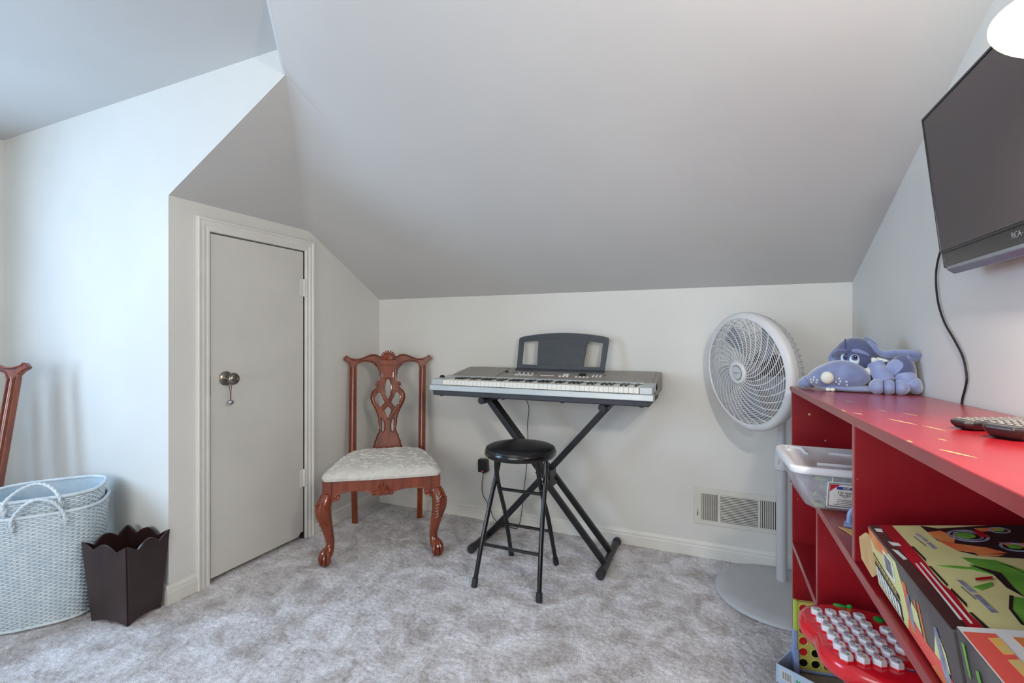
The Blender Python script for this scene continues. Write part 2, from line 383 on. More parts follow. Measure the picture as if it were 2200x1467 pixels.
        if sub:
            q = o.modifiers.new('sub', 'SUBSURF'); q.levels = sub; q.render_levels = sub
        return o

def thing(name, label, cat, loc=(0, 0, 0), rot=(0, 0, 0), group=None):
    o = bpy.data.objects.new(name, None); COL.objects.link(o); o.empty_display_size = 0.05
    o.location = loc; o.rotation_euler = rot; o['label'] = label; o['category'] = cat
    if group: o['group'] = group
    return o
def tag(o, label, cat, group=None):
    o['label'] = label; o['category'] = cat
    if group: o['group'] = group
    return o
def struct(o, label=None, cat=None):
    o['kind'] = 'structure'
    if label: o['label'] = label
    if cat: o['category'] = cat
    return o
def copy_obj(o, parent, loc=None, rot=None):
    c = o.copy(); COL.objects.link(c); c.parent = parent
    if loc is not None: c.location = loc
    if rot is not None: c.rotation_euler = rot
    return c
def copy_tree(o, parent=None):
    c = o.copy(); COL.objects.link(c); c.parent = parent
    for ch in list(o.children): copy_tree(ch, c)
    return c
def smooth_path(pts, n=6):
    P = [Vector(p) for p in pts]; out = []
    for i in range(len(P) - 1):
        p0 = P[max(i - 1, 0)]; p1 = P[i]; p2 = P[i + 1]; p3 = P[min(i + 2, len(P) - 1)]
        for k in range(n):
            t = k / n
            out.append(0.5 * ((2 * p1) + (p2 - p0) * t + (2 * p0 - 5 * p1 + 4 * p2 - p3) * t * t + (3 * p1 - p0 - 3 * p2 + p3) * t ** 3))
    out.append(P[-1]); return out
def circ(cx, cy, r, n=24, ry=None): return [(cx + r * math.cos(2 * math.pi * k / n), cy + (ry or r) * math.sin(2 * math.pi * k / n)) for k in range(n)]
def lerp(a, b, t): return a + (b - a) * t
def frame(o, x, y, z):
    m = Matrix.Identity(4)
    for i, a in enumerate((x, y, z)):
        a = Vector(a)
        for k in range(3): m[k][i] = a[k]
    for k in range(3): m[k][3] = o[k]
    return m
def text_obj(name, body, size, m, parent, xf, depth=0.0004, align='CENTER'):
    cu = bpy.data.curves.new(name, 'FONT'); cu.body = body; cu.size = size; cu.extrude = depth; cu.align_x = align; cu.align_y = 'CENTER'; cu.resolution_u = 3
    t = bpy.data.objects.new(name, cu); COL.objects.link(t)
    dg = bpy.context.evaluated_depsgraph_get(); me = bpy.data.meshes.new_from_object(t.evaluated_get(dg))
    bpy.data.objects.remove(t); bpy.data.curves.remove(cu)
    me.transform(xf); me.name = name
    me.materials.clear(); me.materials.append(M[m])
    o = bpy.data.objects.new(name, me); COL.objects.link(o); o.parent = parent
    return o

# ------------------------------------------------------------------ room dimensions
XL, YB, XR, YD, XE, YR = -2.145, 2.649, 0.573, 1.277, -3.573, -2.25
KNEE, WTOP, CEIL = 1.391, 1.740, 2.206

# floor: carpet with real nap over the visible part, plain beyond
rng = np.random.default_rng(3)
def carpet():
    x0, x1, y0, y1, st = -2.95, 0.30, 0.75, 2.66, 0.0055
    nx, ny = int((x1 - x0) / st), int((y1 - y0) / st)
    X, Y = np.meshgrid(np.linspace(x0, x1, nx), np.linspace(y0, y1, ny))
    Z = rng.normal(0, 1, X.shape)
    Z = (Z + np.roll(Z, 1, 0) + np.roll(Z, 1, 1) + np.roll(np.roll(Z, 1, 0), 1, 1)) / 2
    big = rng.normal(0, 1, (ny // 10 + 2, nx // 10 + 2)); big = np.kron(big, np.ones((10, 10)))[:ny, :nx]
    for _ in range(3): big = (big + np.roll(big, 4, 0) + np.roll(big, 4, 1) + np.roll(big, -4, 0) + np.roll(big, -4, 1)) / 5
    edge = np.minimum.reduce([X - x0, x1 - X, Y - y0]); edge = np.clip(edge / 0.06, 0, 1)
    Zf = (Z * 0.0012 + big * 0.0004) * edge - 0.001
    Zf = np.clip(Zf, -0.006, 0.0045)
    XY = rng.normal(0, 0.0012, (2,) + X.shape)
    v = np.stack([X + XY[0] * edge, Y + XY[1] * edge, Zf], -1).reshape(-1, 3)
    i = np.arange((ny - 1) * nx).reshape(ny - 1, nx)[:, :-1].ravel()
    f = np.stack([i, i + 1, i + nx + 1, i + nx], -1)
    me = bpy.data.meshes.new('carpet_pile')
    me.vertices.add(len(v)); me.vertices.foreach_set('co', v.ravel())
    me.loops.add(f.size); me.loops.foreach_set('vertex_index', f.ravel().astype(np.int32))
    me.polygons.add(len(f)); me.polygons.foreach_set('loop_start', np.arange(0, f.size, 4, dtype=np.int32)); me.polygons.foreach_set('use_smooth', np.ones(len(f), bool))
    me.update(calc_edges=True); me.materials.append(M['carpet'])
    o = bpy.data.objects.new('carpet_pile', me); COL.objects.link(o); return o
fl = MB().box(XE - .1, 0.75, YR - .1, 2.80, -0.1, -0.007).build('floor', 'carpet'); struct(fl)
cp = carpet(); cp.parent = fl; cp['kind'] = 'stuff'
MB().box(XE - .1, -2.93, YR, 1.3, -.02, -.0022).box(-2.93, .75, YR, .78, -.02, -.0022).box(.28, .75, .78, 2.66, -.02, -.0022).build('carpet_border', 'carpet', fl)

# walls
def slab(name, polys, off, m='wall'):
    """each polygon (3D, flat) extruded by vector off"""
    b = MB(); off = Vector(off)
    for p in polys:
        n = len(p); vs = [Vector(q) for q in p] + [Vector(q) + off for q in p]
        fs = [tuple(range(n)), tuple(range(n, 2 * n))[::-1]] + [(i, i + n, (i + 1) % n + n, (i + 1) % n) for i in range(n)]
        b.add(vs, fs)
    me = b.build(name, m)
    bm = bmesh.new(); bm.from_mesh(me.data); bmesh.ops.recalc_face_normals(bm, faces=bm.faces); bm.to_mesh(me.data); bm.free()
    return struct(me)
YV = YB - (WTOP - KNEE) / 0.567      # where the knee slope reaches the closet wall's level top
slab('wall_back', [[(XL - .1, YB, 0), (XR + .1, YB, 0), (XR + .1, YB, KNEE + .01), (XL - .1, YB, KNEE + .01)]], (0, .08, 0))
DY0, DY1, DZ = 1.449, 1.994, 1.618    # door opening
slab('wall_left', [
    [(XL, YD, 0), (XL, DY0, 0), (XL, DY0, WTOP + .005), (XL, YD, WTOP + .005)],
    [(XL, DY0, DZ), (XL, DY1, DZ), (XL, DY1, WTOP + .005), (XL, DY0, WTOP + .005)],
    [(XL, DY1, 0), (XL, YB + .08, 0), (XL, YB + .08, KNEE - .04), (XL, YB, KNEE + .004), (XL, YV, WTOP + .005), (XL, DY1, WTOP + .005)]], (-.09, 0, 0))
slab('closet_light_block', [[(XL - .17, YD + .05, 0), (XL - .17, YB, 0), (XL - .17, YB, WTOP), (XL - .17, YD + .05, WTOP)]], (-.05, 0, 0), 'gap')  # unseen dark backing added to keep outside light out of the door gaps
YW = YD - .0015
slab('wall_dormer', [[(XE - .1, YW, 0), (XL, YW, 0), (XL, YW, WTOP), (-1.464, YW, 2.102), (-1.480, YW, CEIL + .003), (XE - .1, YW, CEIL + .003)]], (0, .0008, 0))
slab('wall_right', [[(XR, YB + .05, 0), (XR, YB + .05, KNEE + .05), (XR, 1.62, 1.84), (XR, 1.62, 0)],
                    [(XR, 1.62, 0), (XR, 1.62, 1.84), (XR + .016, 1.49, 1.90), (XR + .016, .5, 2.25), (XR + .016, YR, 2.25), (XR + .016, YR, 0)]], (.08, 0, 0))
# rear wall with an added, unseen wide window, dormer end wall with its window
def wall_with_hole(name, a, b, h0, h1, z0, z1, axis, pos, off):
    P = (lambda s, z: (pos, s, z)) if axis == 'X' else (lambda s, z: (s, pos, z))
    q = lambda s0, s1, y0, y1: [P(s0, y0), P(s1, y0), P(s1, y1), P(s0, y1)]
    return slab(name, [q(a, h0, 0, 2.25), q(h1, b, 0, 2.25), q(h0, h1, 0, z0), q(h0, h1, z1, 2.25)], off)
wall_with_hole('wall_dormer_end', YR, YD, -0.72, 0.40, 0.80, 1.96, 'X', XE, (-.1, 0, 0))
wall_with_hole('wall_rear', XE - .1, XR + .1, -1.9, 0.1, 0.70, 1.92, 'Y', YR, (0, -.1, 0))
def window(name, a, b, z0, z1, axis, pos, sgn):
    X = axis == 'X'
    Bx = (lambda m, s0, s1, d0, d1, y0, y1: m.box(min(pos + d0 * sgn, pos + d1 * sgn), max(pos + d0 * sgn, pos + d1 * sgn), s0, s1, y0, y1)) if X else \
         (lambda m, s0, s1, d0, d1, y0, y1: m.box(s0, s1, min(pos + d0 * sgn, pos + d1 * sgn), max(pos + d0 * sgn, pos + d1 * sgn), y0, y1))
    m = MB(); w = .05; mid = (z0 + z1) / 2
    for s0, s1, y0, y1 in ((a, a + w, z0, z1), (b - w, b, z0, z1), (a + w, b - w, z0, z0 + w), (a + w, b - w, z1 - w, z1), (a + w, b - w, mid - .025, mid + .025)): Bx(m, s0, s1, -.07, -.02, y0, y1)
    o = m.build(name, 'trim', None, .004); struct(o)
    m = MB(); Bx(m, a - .07, a, 0, .018, z0, z1); Bx(m, b, b + .07, 0, .018, z0, z1); Bx(m, a - .07, b + .07, 0, .018, z1, z1 + .07); m.build('window_casing', 'trim', o, .004)
    m = MB(); Bx(m, a - .09, b + .09, -.02, .05, z0 - .03, z0); m.build('window_sill', 'trim', o, .004)
    for y0, y1 in ((z0 + w, mid - .025), (mid + .025, z1 - w)):
        m = MB(); Bx(m, a + w, b - w, -.048, -.043, y0, y1); m.build('pane', 'pane', o)
    return o
window('window_1', -0.72, 0.40, 0.80, 1.96, 'X', XE, 1)
window('window_rear_added', -1.9, 0.1, 0.70, 1.92, 'Y', YR, 1)  # window behind the camera, added to carry the rear fill light

# sloped ceiling: knee slope over the back wall, closet slope at the left, soft valley between
def sl(X): return lerp(0.567, 0.518, (X - XL) / 0.681) if X < -1.464 else lerp(0.518, 0.42, (X + 1.464) / 2.037)
def zback(X, Y): return KNEE + sl(X) * (YB - Y)
def zleft(X): return WTOP + 0.5316 * (X - XL)
b = MB(); cols = []
xs = [XL - .06] + [lerp(XL, -1.464, i / 14) for i in range(15)] + [lerp(-1.464, -1.28, i / 5) for i in range(1, 6)] + [lerp(-1.28, XR + .06, i / 24) for i in range(1, 25)]
NR = 30
for X in xs:
    Xc = max(X, XL)
    if X <= -1.464:
        yv = YB - (zleft(Xc) - KNEE) / sl(Xc); rows = []
        left = [lerp(YD, yv, t) for t in (0, .25, .5, .75, .93)] + [yv]
        right = [lerp(yv, YB + .06, t) for t in ([.06] + [.06 + .94 * (k + 1) / 23 for k in range(23)])]
        for Y in left: rows.append((X, Y, zleft(X) + (0.0)))
        for Y in right: rows.append((X, Y, zback(Xc, Y)))
    else:
        ye = lerp(YD, YB - (CEIL - KNEE) / sl(-1.28), (X + 1.464) / .184) if X < -1.28 else YB - (CEIL - KNEE) / sl(X)
        rows = [(X, lerp(ye, YB + .06, k / (NR - 1)), 0) for k in range(NR)]
        rows = [(X, Y, zback(X, Y)) for X, Y, _ in rows]
    cols.append(rows)
vs = [p for r in cols for p in r]; fs = []
for i in range(len(cols) - 1):
    for j in range(NR - 1): fs.append((i * NR + j, i * NR + j + 1, (i + 1) * NR + j + 1, (i + 1) * NR + j))
b.add(vs, fs, True)
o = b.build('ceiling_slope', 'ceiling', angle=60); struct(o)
sm = o.modifiers.new('thick', 'SOLIDIFY'); sm.thickness = 0.05; sm.use_rim = False 
sm.offset = 1 if (Vector(vs[1]) - Vector(vs[0])).cross(Vector(vs[NR]) - Vector(vs[0])).z > 0 else -1
P3 = (-1.28, YB - (CEIL - KNEE) / sl(-1.28))
YE = YB - (CEIL - KNEE) / sl(XR + .06)
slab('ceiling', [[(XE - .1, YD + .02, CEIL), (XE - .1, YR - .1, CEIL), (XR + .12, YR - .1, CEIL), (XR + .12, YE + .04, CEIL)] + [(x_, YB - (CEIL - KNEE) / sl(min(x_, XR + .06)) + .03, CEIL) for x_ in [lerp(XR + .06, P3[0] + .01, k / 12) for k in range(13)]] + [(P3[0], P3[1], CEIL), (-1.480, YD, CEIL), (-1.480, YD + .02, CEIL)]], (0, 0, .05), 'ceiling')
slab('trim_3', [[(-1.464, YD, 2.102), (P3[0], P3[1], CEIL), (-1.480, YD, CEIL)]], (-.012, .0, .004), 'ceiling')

# baseboards
BPROF = [(0, 0), (.013, 0), (.013, .050), (.0105, .056), (.0105, .066), (.007, .074), (.004, .081), (0, .081)]
def baseboard(name, a, b_, inward):
    a = Vector(a); b_ = Vector(b_); d = (b_ - a); n = Vector(inward)
    vs = []
    for e in (a, b_):
        for p in BPROF: vs.append((e.x + n.x * p[0], e.y + n.y * p[0], p[1]))
    k = len(BPROF)
    fs = [(i, (i + 1) % k, (i + 1) % k + k, i + k) for i in range(k)] + [tuple(range(k))[::-1], tuple(range(k, 2 * k))]
    m = MB().add(vs, fs).build(name, 'trim')
    bm = bmesh.new(); bm.from_mesh(m.data); bmesh.ops.recalc_face_normals(bm, faces=bm.faces); bm.to_mesh(m.data); bm.free()
    return struct(m)
baseboard('baseboard_back', (XL, YB), (XR, YB), (0, -1))
baseboard('baseboard_left', (XL, YD - .013), (XL, 1.391), (1, 0))
o2 = baseboard('baseboard_left', (XL, 2.060), (XL, YB), (1, 0))
baseboard('baseboard_dormer', (XE, YD), (XL, YD), (0, -1))
baseboard('baseboard_right', (XR, 2.64), (XR, YR), (-1, 0))

# door
CP = [(0.0, 0.0), (0.0, .008), (.006, .012), (.014, .012), (.016, .009), (.022, .009), (.030, .014), (.036, .014), (.038, .011), (.044, .011), (.050, .017), (.056, .018), (.060, .014), (.060, 0)]
def casing(y0, y1, z1):
    root = MB(); k = len(CP)
    rings = []
    for path in range(4):
        ring = []
        for d, h in CP:
            y = (y0 - d) if path in (0, 1) else (y1 + d); z = -0.004 if path in (0, 3) else z1 + d
            ring.append((XL + h, y, z))
        rings.append(ring)
    for i in range(3):
        root.add(rings[i] + rings[i + 1], [(j, (j + 1) % k, (j + 1) % k + k, j + k) for j in range(k)])
    return root
cs = casing(1.451, 1.999, 1.620).build('trim_1', 'trim')
bm = bmesh.new(); bm.from_mesh(cs.data); bmesh.ops.recalc_face_normals(bm, faces=bm.faces); bm.to_mesh(cs.data); bm.free()
struct(cs)
jb = MB()
for y0, y1, z0, z1 in ((1.440, 1.4515, 0, 1.625), (1.993, 2.004, 0, 1.625), (1.440, 2.004, 1.6185, 1.630)): jb.box(XL - .10, XL + .001, y0, y1, z0, z1)
jb.box(XL - .06, XL - .045, 1.45, 1.47, 0, 1.62); jb.box(XL - .06, XL - .045, 1.97, 1.995, 0, 1.62); jb.box(XL - .06, XL - .045, 1.45, 1.995, 1.60, 1.62)
struct(jb.build('trim_2', 'gap'))
leaf = MB().prism([(1.4565, .022), (1.957, .022), (1.972, .040), (1.989, .040), (1.989, 1.613), (1.4565, 1.613)], XL - .036, XL + .003, xf=frame((0, 0, 0), (0, 1, 0), (0, 0, 1), (1, 0, 0))).build('door_1', 'door', None, .0015)
struct(leaf)
kx = frame((XL + .003, 1.528, .940), (0, 1, 0), (0, 0, 1), (1, 0, 0))
MB().lathe([(.0335, 0), (.0335, .004), (.030, .008), (.020, .011), (.013, .014), (.011, .030), (.014, .036), (.022, .040), (.0275, .049), (.0285, .056), (.026, .064), (.019, .070), (.012, .0715), (.0105, .069), (.006, .0685), (.0001, .069)], 36, kx).build('door_knob', 'nickel', leaf)
for zc in (1.412, .343):
    h = MB().box(XL + .003, XL + .006, 1.966, 1.990, zc - .047, zc + .047).tube([(XL + .008, 1.9915, zc - .049), (XL + .008, 1.9915, zc + .049)], .006, 10).build('hinge', 'trim', leaf, .0008)
    for k in range(2):
        MB().tube([(XL + .008, 1.9915, zc - .017 + .033 * k), (XL + .008, 1.9915, zc - .016 + .033 * k)], .0064, 10).build('hinge_knuckle_seam', 'gap', h)
MB().box(XL - .02, XL + .0035, 1.4510, 1.4560, .865, .955).build('strike_edge', 'gap', leaf)
bell = thing('jingle_bell', 'small silver jingle bell hanging on a red cord from the door knob', 'bell', (XL + .040, 1.5275, .829))
MB().ball((0, 0, 0), .0135, nu=20, nv=14).build('bell', 'silver', bell)
MB().tube([(.0137 * math.cos(a), .0137 * math.sin(a), -.001) for a in [2 * math.pi * k / 24 for k in range(24)]], .0012, 6, closed=True).build('bell_seam', 'nickel', bell)
MB().tube(smooth_path([(0, 0, .012), (.0, -.001, .026), (.001, -.005, .06), (.002, -.010, .090), (.002, -.0115, .108), (.002, .0, .1235), (.002, .0115, .108), (.001, .007, .090), (.0, .003, .06), (0, .001, .026), (0, 0, .012)], 4), .0013, 6).ball((0, 0, .022), .003, .003, .005).build('cord', 'redcord', bell)

# ------------------------------------------------------------------ red bookcase along the right wall
def tz(y, z): return z + 0.03 * (2.05 - y)
SX0, SX1 = 0.250, 0.560
bc = thing('bookcase', 'low red painted bookcase with chipped edges along the right wall', 'bookcase')
def board(name, x0, x1, y0, y1, z0, z1, n=1):
    b = MB(); ya, yb = y0, y1
    vs = [(x, y, tz(y, z)) for z in (z0, z1) for y in (ya, yb) for x in (x0, x1)]
    b.add(vs, [(0, 2, 3, 1), (4, 5, 7, 6), (0, 1, 5, 4), (1, 3, 7, 5), (3, 2, 6, 7), (2, 0, 4, 6)])
    return b.build(name, 'red', bc, .0015)
ZT, ZM, ZLO = .953, .660, .385
board('top_board', SX0, SX1 + .006, .22, 2.053, ZT - .020, ZT)
def upright(name, yc, z0, z1, x0=SX0 + .002, w=.019, lean=0.0):
    b = MB(); vs = []
    for z in (z0, z1):
        for y in (yc - w / 2, yc + w / 2):
            for x in (x0, SX1): 
                zz = 0.0 if z == 0 else tz(y, z); vs.append((x, y + lean * (z - .95), zz))
    b.add(vs, [(0, 2, 3, 1), (4, 5, 7, 6), (0, 1, 5, 4), (1, 3, 7, 5), (3, 2, 6, 7), (2, 0, 4, 6)])
    return b.build(name, 'red', bc, .0015)
upright('side_panel', 2.038, 0, ZT - .020, lean=.03)
upright('side_panel', .235, 0, ZT - .020)
board('shelf', SX0 + .001, SX1, .245, 2.028, ZM - .020, ZM)
board('shelf', SX0 + .001, SX1, .245, 2.026, ZLO - .020, ZLO)
board('bottom_shelf', SX0 + .02, SX1, .245, 1.45, .02, .04)
upright('divider', 1.548, ZLO, ZM - .020)
upright('divider', 1.160, ZM, ZT - .020)
upright('divider', .75, 0.04, ZLO - .020)
b = MB(); vs = [(x, y, (0.01 if z == 0 else tz(y, z))) for z in (0, ZT - .02) for y in (.225, 2.045) for x in (SX1, SX1 + .005)]
b.add(vs, [(0, 2, 3, 1), (4, 5, 7, 6), (0, 1, 5, 4), (1, 3, 7, 5), (3, 2, 6, 7), (2, 0, 4, 6)]).build('back_panel', 'red', bc)
MB().tube([(SX0 - .003, 2.044, tz(2.04, .945)), (SX0 + .004, 2.044, tz(2.04, .945))], .003, 8).build('nail', 'red', bc)
MB().tube([(SX0 - .002, 2.037, .60), (SX0 + .004, 2.037, .60)], .003, 8).build('nail', 'red', bc)

M['scratch'] = mat('bare_wood_scratch', srgb(228, 214, 150), 0.6, var=srgb(206, 186, 120), vscale=80)
for x0, y0, x1, y1, w_ in ((.300, 1.130, .325, 1.060, .004), (.329, 1.052, .345, 1.000, .003), (.262, 1.205, .274, 1.185, .004), (.2515, 1.260, .2535, 1.215, .003), (.330, 1.300, .338, 1.270, .002), (.36, 1.255, .372, 1.215, .0025), (.268, .80, .290, .755, .004), (.2515, .86, .254, .845, .004), (.30, .90, .306, .885, .003), (.31, 1.50, .322, 1.47, .002), (.36, .72, .42, .60, .004)):
    d = Vector((x1 - x0, y1 - y0)); n_ = Vector((-d.y, d.x)).normalized() * w_ / 2
    pts = [(x0, y0), (lerp(x0, x1, .3) + n_.x, lerp(y0, y1, .3) + n_.y), (lerp(x0, x1, .7) + n_.x * .8, lerp(y0, y1, .7) + n_.y * .8), (x1, y1), (lerp(x0, x1, .65) - n_.x, lerp(y0, y1, .65) - n_.y), (lerp(x0, x1, .25) - n_.x * .7, lerp(y0, y1, .25) - n_.y * .7)]
    t_ = MB().prism(pts, 0, .0004); t_.v = [(x, y, tz(y, ZT) + z - .0001) for x, y, z in t_.v]; t_.build('paint_scratch', 'scratch', bc)

# ------------------------------------------------------------------ carved dining chair
def splat_xf():
    k = (0.6 - 0.5) / (1.0 - 0.44); L = math.sqrt(1 + k * k)
    # local (a, w, d): a across, w = z height, d toward the sitter
    return k, L
KR, LR = splat_xf()
def bp3(x, z, d=0.0):      # point on the raked back plane; d = proud of the front face
    return (x, 0.5 + (z - 0.44) * KR - d / LR, z + d * KR / LR)
def back_prism(b, poly, d0, d1, holes=()):
    t = MB().prism(poly, d0, d1, holes)
    b.add([bp3(x, z, d) for x, z, d in t.v], [f for f in t.f]); return b
def ribbon(b, pts, w=.0065, d=.008, n=8):
    p = smooth_path([(x, z, 0) for x, z in pts], 5)
    return b.tube([bp3(q.x, q.y, d) for q in p], w, n, flat=(0.85, 1.0), up=(0, -1, KR))
def mirror(pts): return [(-x, z) for x, z in pts]
ch = thing('dining_chair', 'carved cherry wood dining chair with cream damask seat between door and keyboard', 'chair', (-1.5725, 1.9685, 0), (0, 0, R(35.37)), 'carved dining chairs')
# seat cushion
def seat_fn(u, v):
    U = 2 * u - 1; V = v
    hw = lerp(.303, .212, V ** 1.15)
    y = lerp(-.032, .470, V)
    hw *= 1 - .085 * max(0, 1 - V / .10) ** 2 - .10 * max(0, (V - .88) / .12) ** 2
    e = (1 - abs(U) ** 3.0) * (1 - abs(2 * V - 1) ** 4.0)
    dome = max(e, 0) ** .42 * (.056 - .008 * V)
    y += -.010 * (1 - U * U) * (1 - V) ** 3
    return (hw * U, y, .433 + dome)
b = MB().grid(seat_fn, 41, 41)
nb = []
for t in range(160):
    q = t / 160 * 4; s_ = int(q); fr = q - s_
    U, V = [(fr, 0), (1, fr), (1 - fr, 1), (0, 1 - fr)][s_]; nb.append(seat_fn(U, V))
vs = nb + [(x * .985, lerp(y, .22, .015), .419) for x, y, z in nb]
b.add(vs, [(i, i + 160, (i + 1) % 160 + 160, (i + 1) % 160) for i in range(160)] + [tuple(range(160, 320))], True)
cush = b.build('seat_cushion', 'damask', ch, angle=70)
rs = random.Random(5); be = MB(); bd_ = MB(); spots = []
def on_seat(u, v, h=.0006):
    u = min(max(u, .012), .988); v = min(max(v, .012), .985); p = seat_fn(u, v); return (p[0], p[1], p[2] + h)
for iu in range(7):
    for iv in range(6):
        u0 = (iu + .5 + rs.uniform(-.28, .28)) / 7; v0 = (iv + .5 + rs.uniform(-.28, .28)) / 6
        a0 = rs.uniform(0, 6.28); sg = rs.choice((-1, 1)); R0 = rs.uniform(.045, .07)
        pts = []; 
        for k in range(22):
            t = k / 21; a = a0 + sg * t * 5.4; r = R0 * (1 - .82 * t)
            pts.append(on_seat(u0 + r * math.cos(a), v0 + r * 1.15 * math.sin(a)))
        be.tube(pts, [.0008 + .0022 * math.sin(math.pi * k / 21) for k in range(22)], 5)
        bd_.tube([on_seat(u0 + (R0 + .004) * (1 - .5 * k / 9) * math.cos(a0 + sg * k / 9 * 2.4), v0 + (R0 + .004) * (1 - .5 * k / 9) * 1.15 * math.sin(a0 + sg * k / 9 * 2.4), .0008) for k in range(10)], .0008, 4)
        for q in range(3):
            a = a0 + sg * (.4 + .8 * q); x, y = u0 + R0 * math.cos(a), v0 + R0 * 1.15 * math.sin(a)
            be.tube([on_seat(x, y), on_seat(x + .03 * math.cos(a + .5 * sg), y + .035 * math.sin(a + .5 * sg)), on_seat(x + .055 * math.cos(a + .9 * sg), y + .06 * math.sin(a + .9 * sg))], [.001, .003, .0008], 5)
q_ = be.build('scroll_embroidery', 'scroll', cush, angle=80); q_['kind'] = 'stuff'
q_ = bd_.build('scroll_outline', 'scroll_d', cush, angle=80); q_['kind'] = 'stuff'
# rails
b = MB()
arch = [(-.246, .420), (-.246, .336)]
arch += [(-.232, .336), (-.222, .3400), (-.21, .349), (-.19, .3555), (-.16, .3600), (-.12, .3600), (-.085, .3550), (-.062, .3470), (-.050, .340), (-.046, .332), (-.02, .330)]
arch += [(-x, z) for x, z in arch[2:]][::-1] + [(.246, .336), (.246, .420)]
b.prism(arch, 0, .024, xf=frame((0, .010, 0), (1, 0, 0), (0, 0, 1), (0, -1, 0)))
b.build('front_rail', 'wood', ch, .002)
for s_ in (1, -1):
    b = MB()
    P = smooth_path([(s_ * .232, -.015, .341), (s_ * .21, -.015, .352), (s_ * .19, -.015, .3585), (s_ * .16, -.015, .363), (s_ * .12, -.015, .363), (s_ * .085, -.015, .358), (s_ * .062, -.015, .350), (s_ * .05, -.015, .342)], 4)
    b.tube(P, .0042, 6); b.ball((s_ * .044, -.015, .339), .0085, .006, .0085); b.ball((s_ * .228, -.015, .339), .008, .006, .008)
    b.build('rail_moulding', 'wood', ch)
b = MB()
for k in range(9):
    a = R(-72 + 18 * k); L_ = .050 + .012 * math.cos(3 * a) + (.008 if k in (0, 8) else 0)
    c0 = (0, -.014, .336); c1 = (L_ * math.sin(a) * 1.02, -.018, .336 + L_ * math.cos(a) * 1.05)
    P = smooth_path([c0, (c1[0] * .55 - .004 * math.sin(a), -.020, lerp(c0[2], c1[2], .62)), c1], 5)
    b.tube(P, [.0025 + .0035 * math.sin(math.pi * min(1, .15 + .8 * i / (len(P) - 1))) for i in range(len(P))], 6)
q_ = b.build('rail_shell_carving', 'wood', ch); q_['kind'] = 'stuff'
for s_ in (1, -1):
    A = Vector((s_ * .276, .030)); B_ = Vector((s_ * .217, .492)); d = (B_ - A).normalized(); n = Vector((d.y, -d.x)) * .011
    poly = [A + n, B_ + n, B_ - n, A - n]
    MB().prism([tuple(p) for p in poly], .342, .420).build('side_rail', 'wood', ch, .002)
MB().box(-.20, .20, .490, .512, .342, .430).build('back_rail', 'wood', ch, .002)
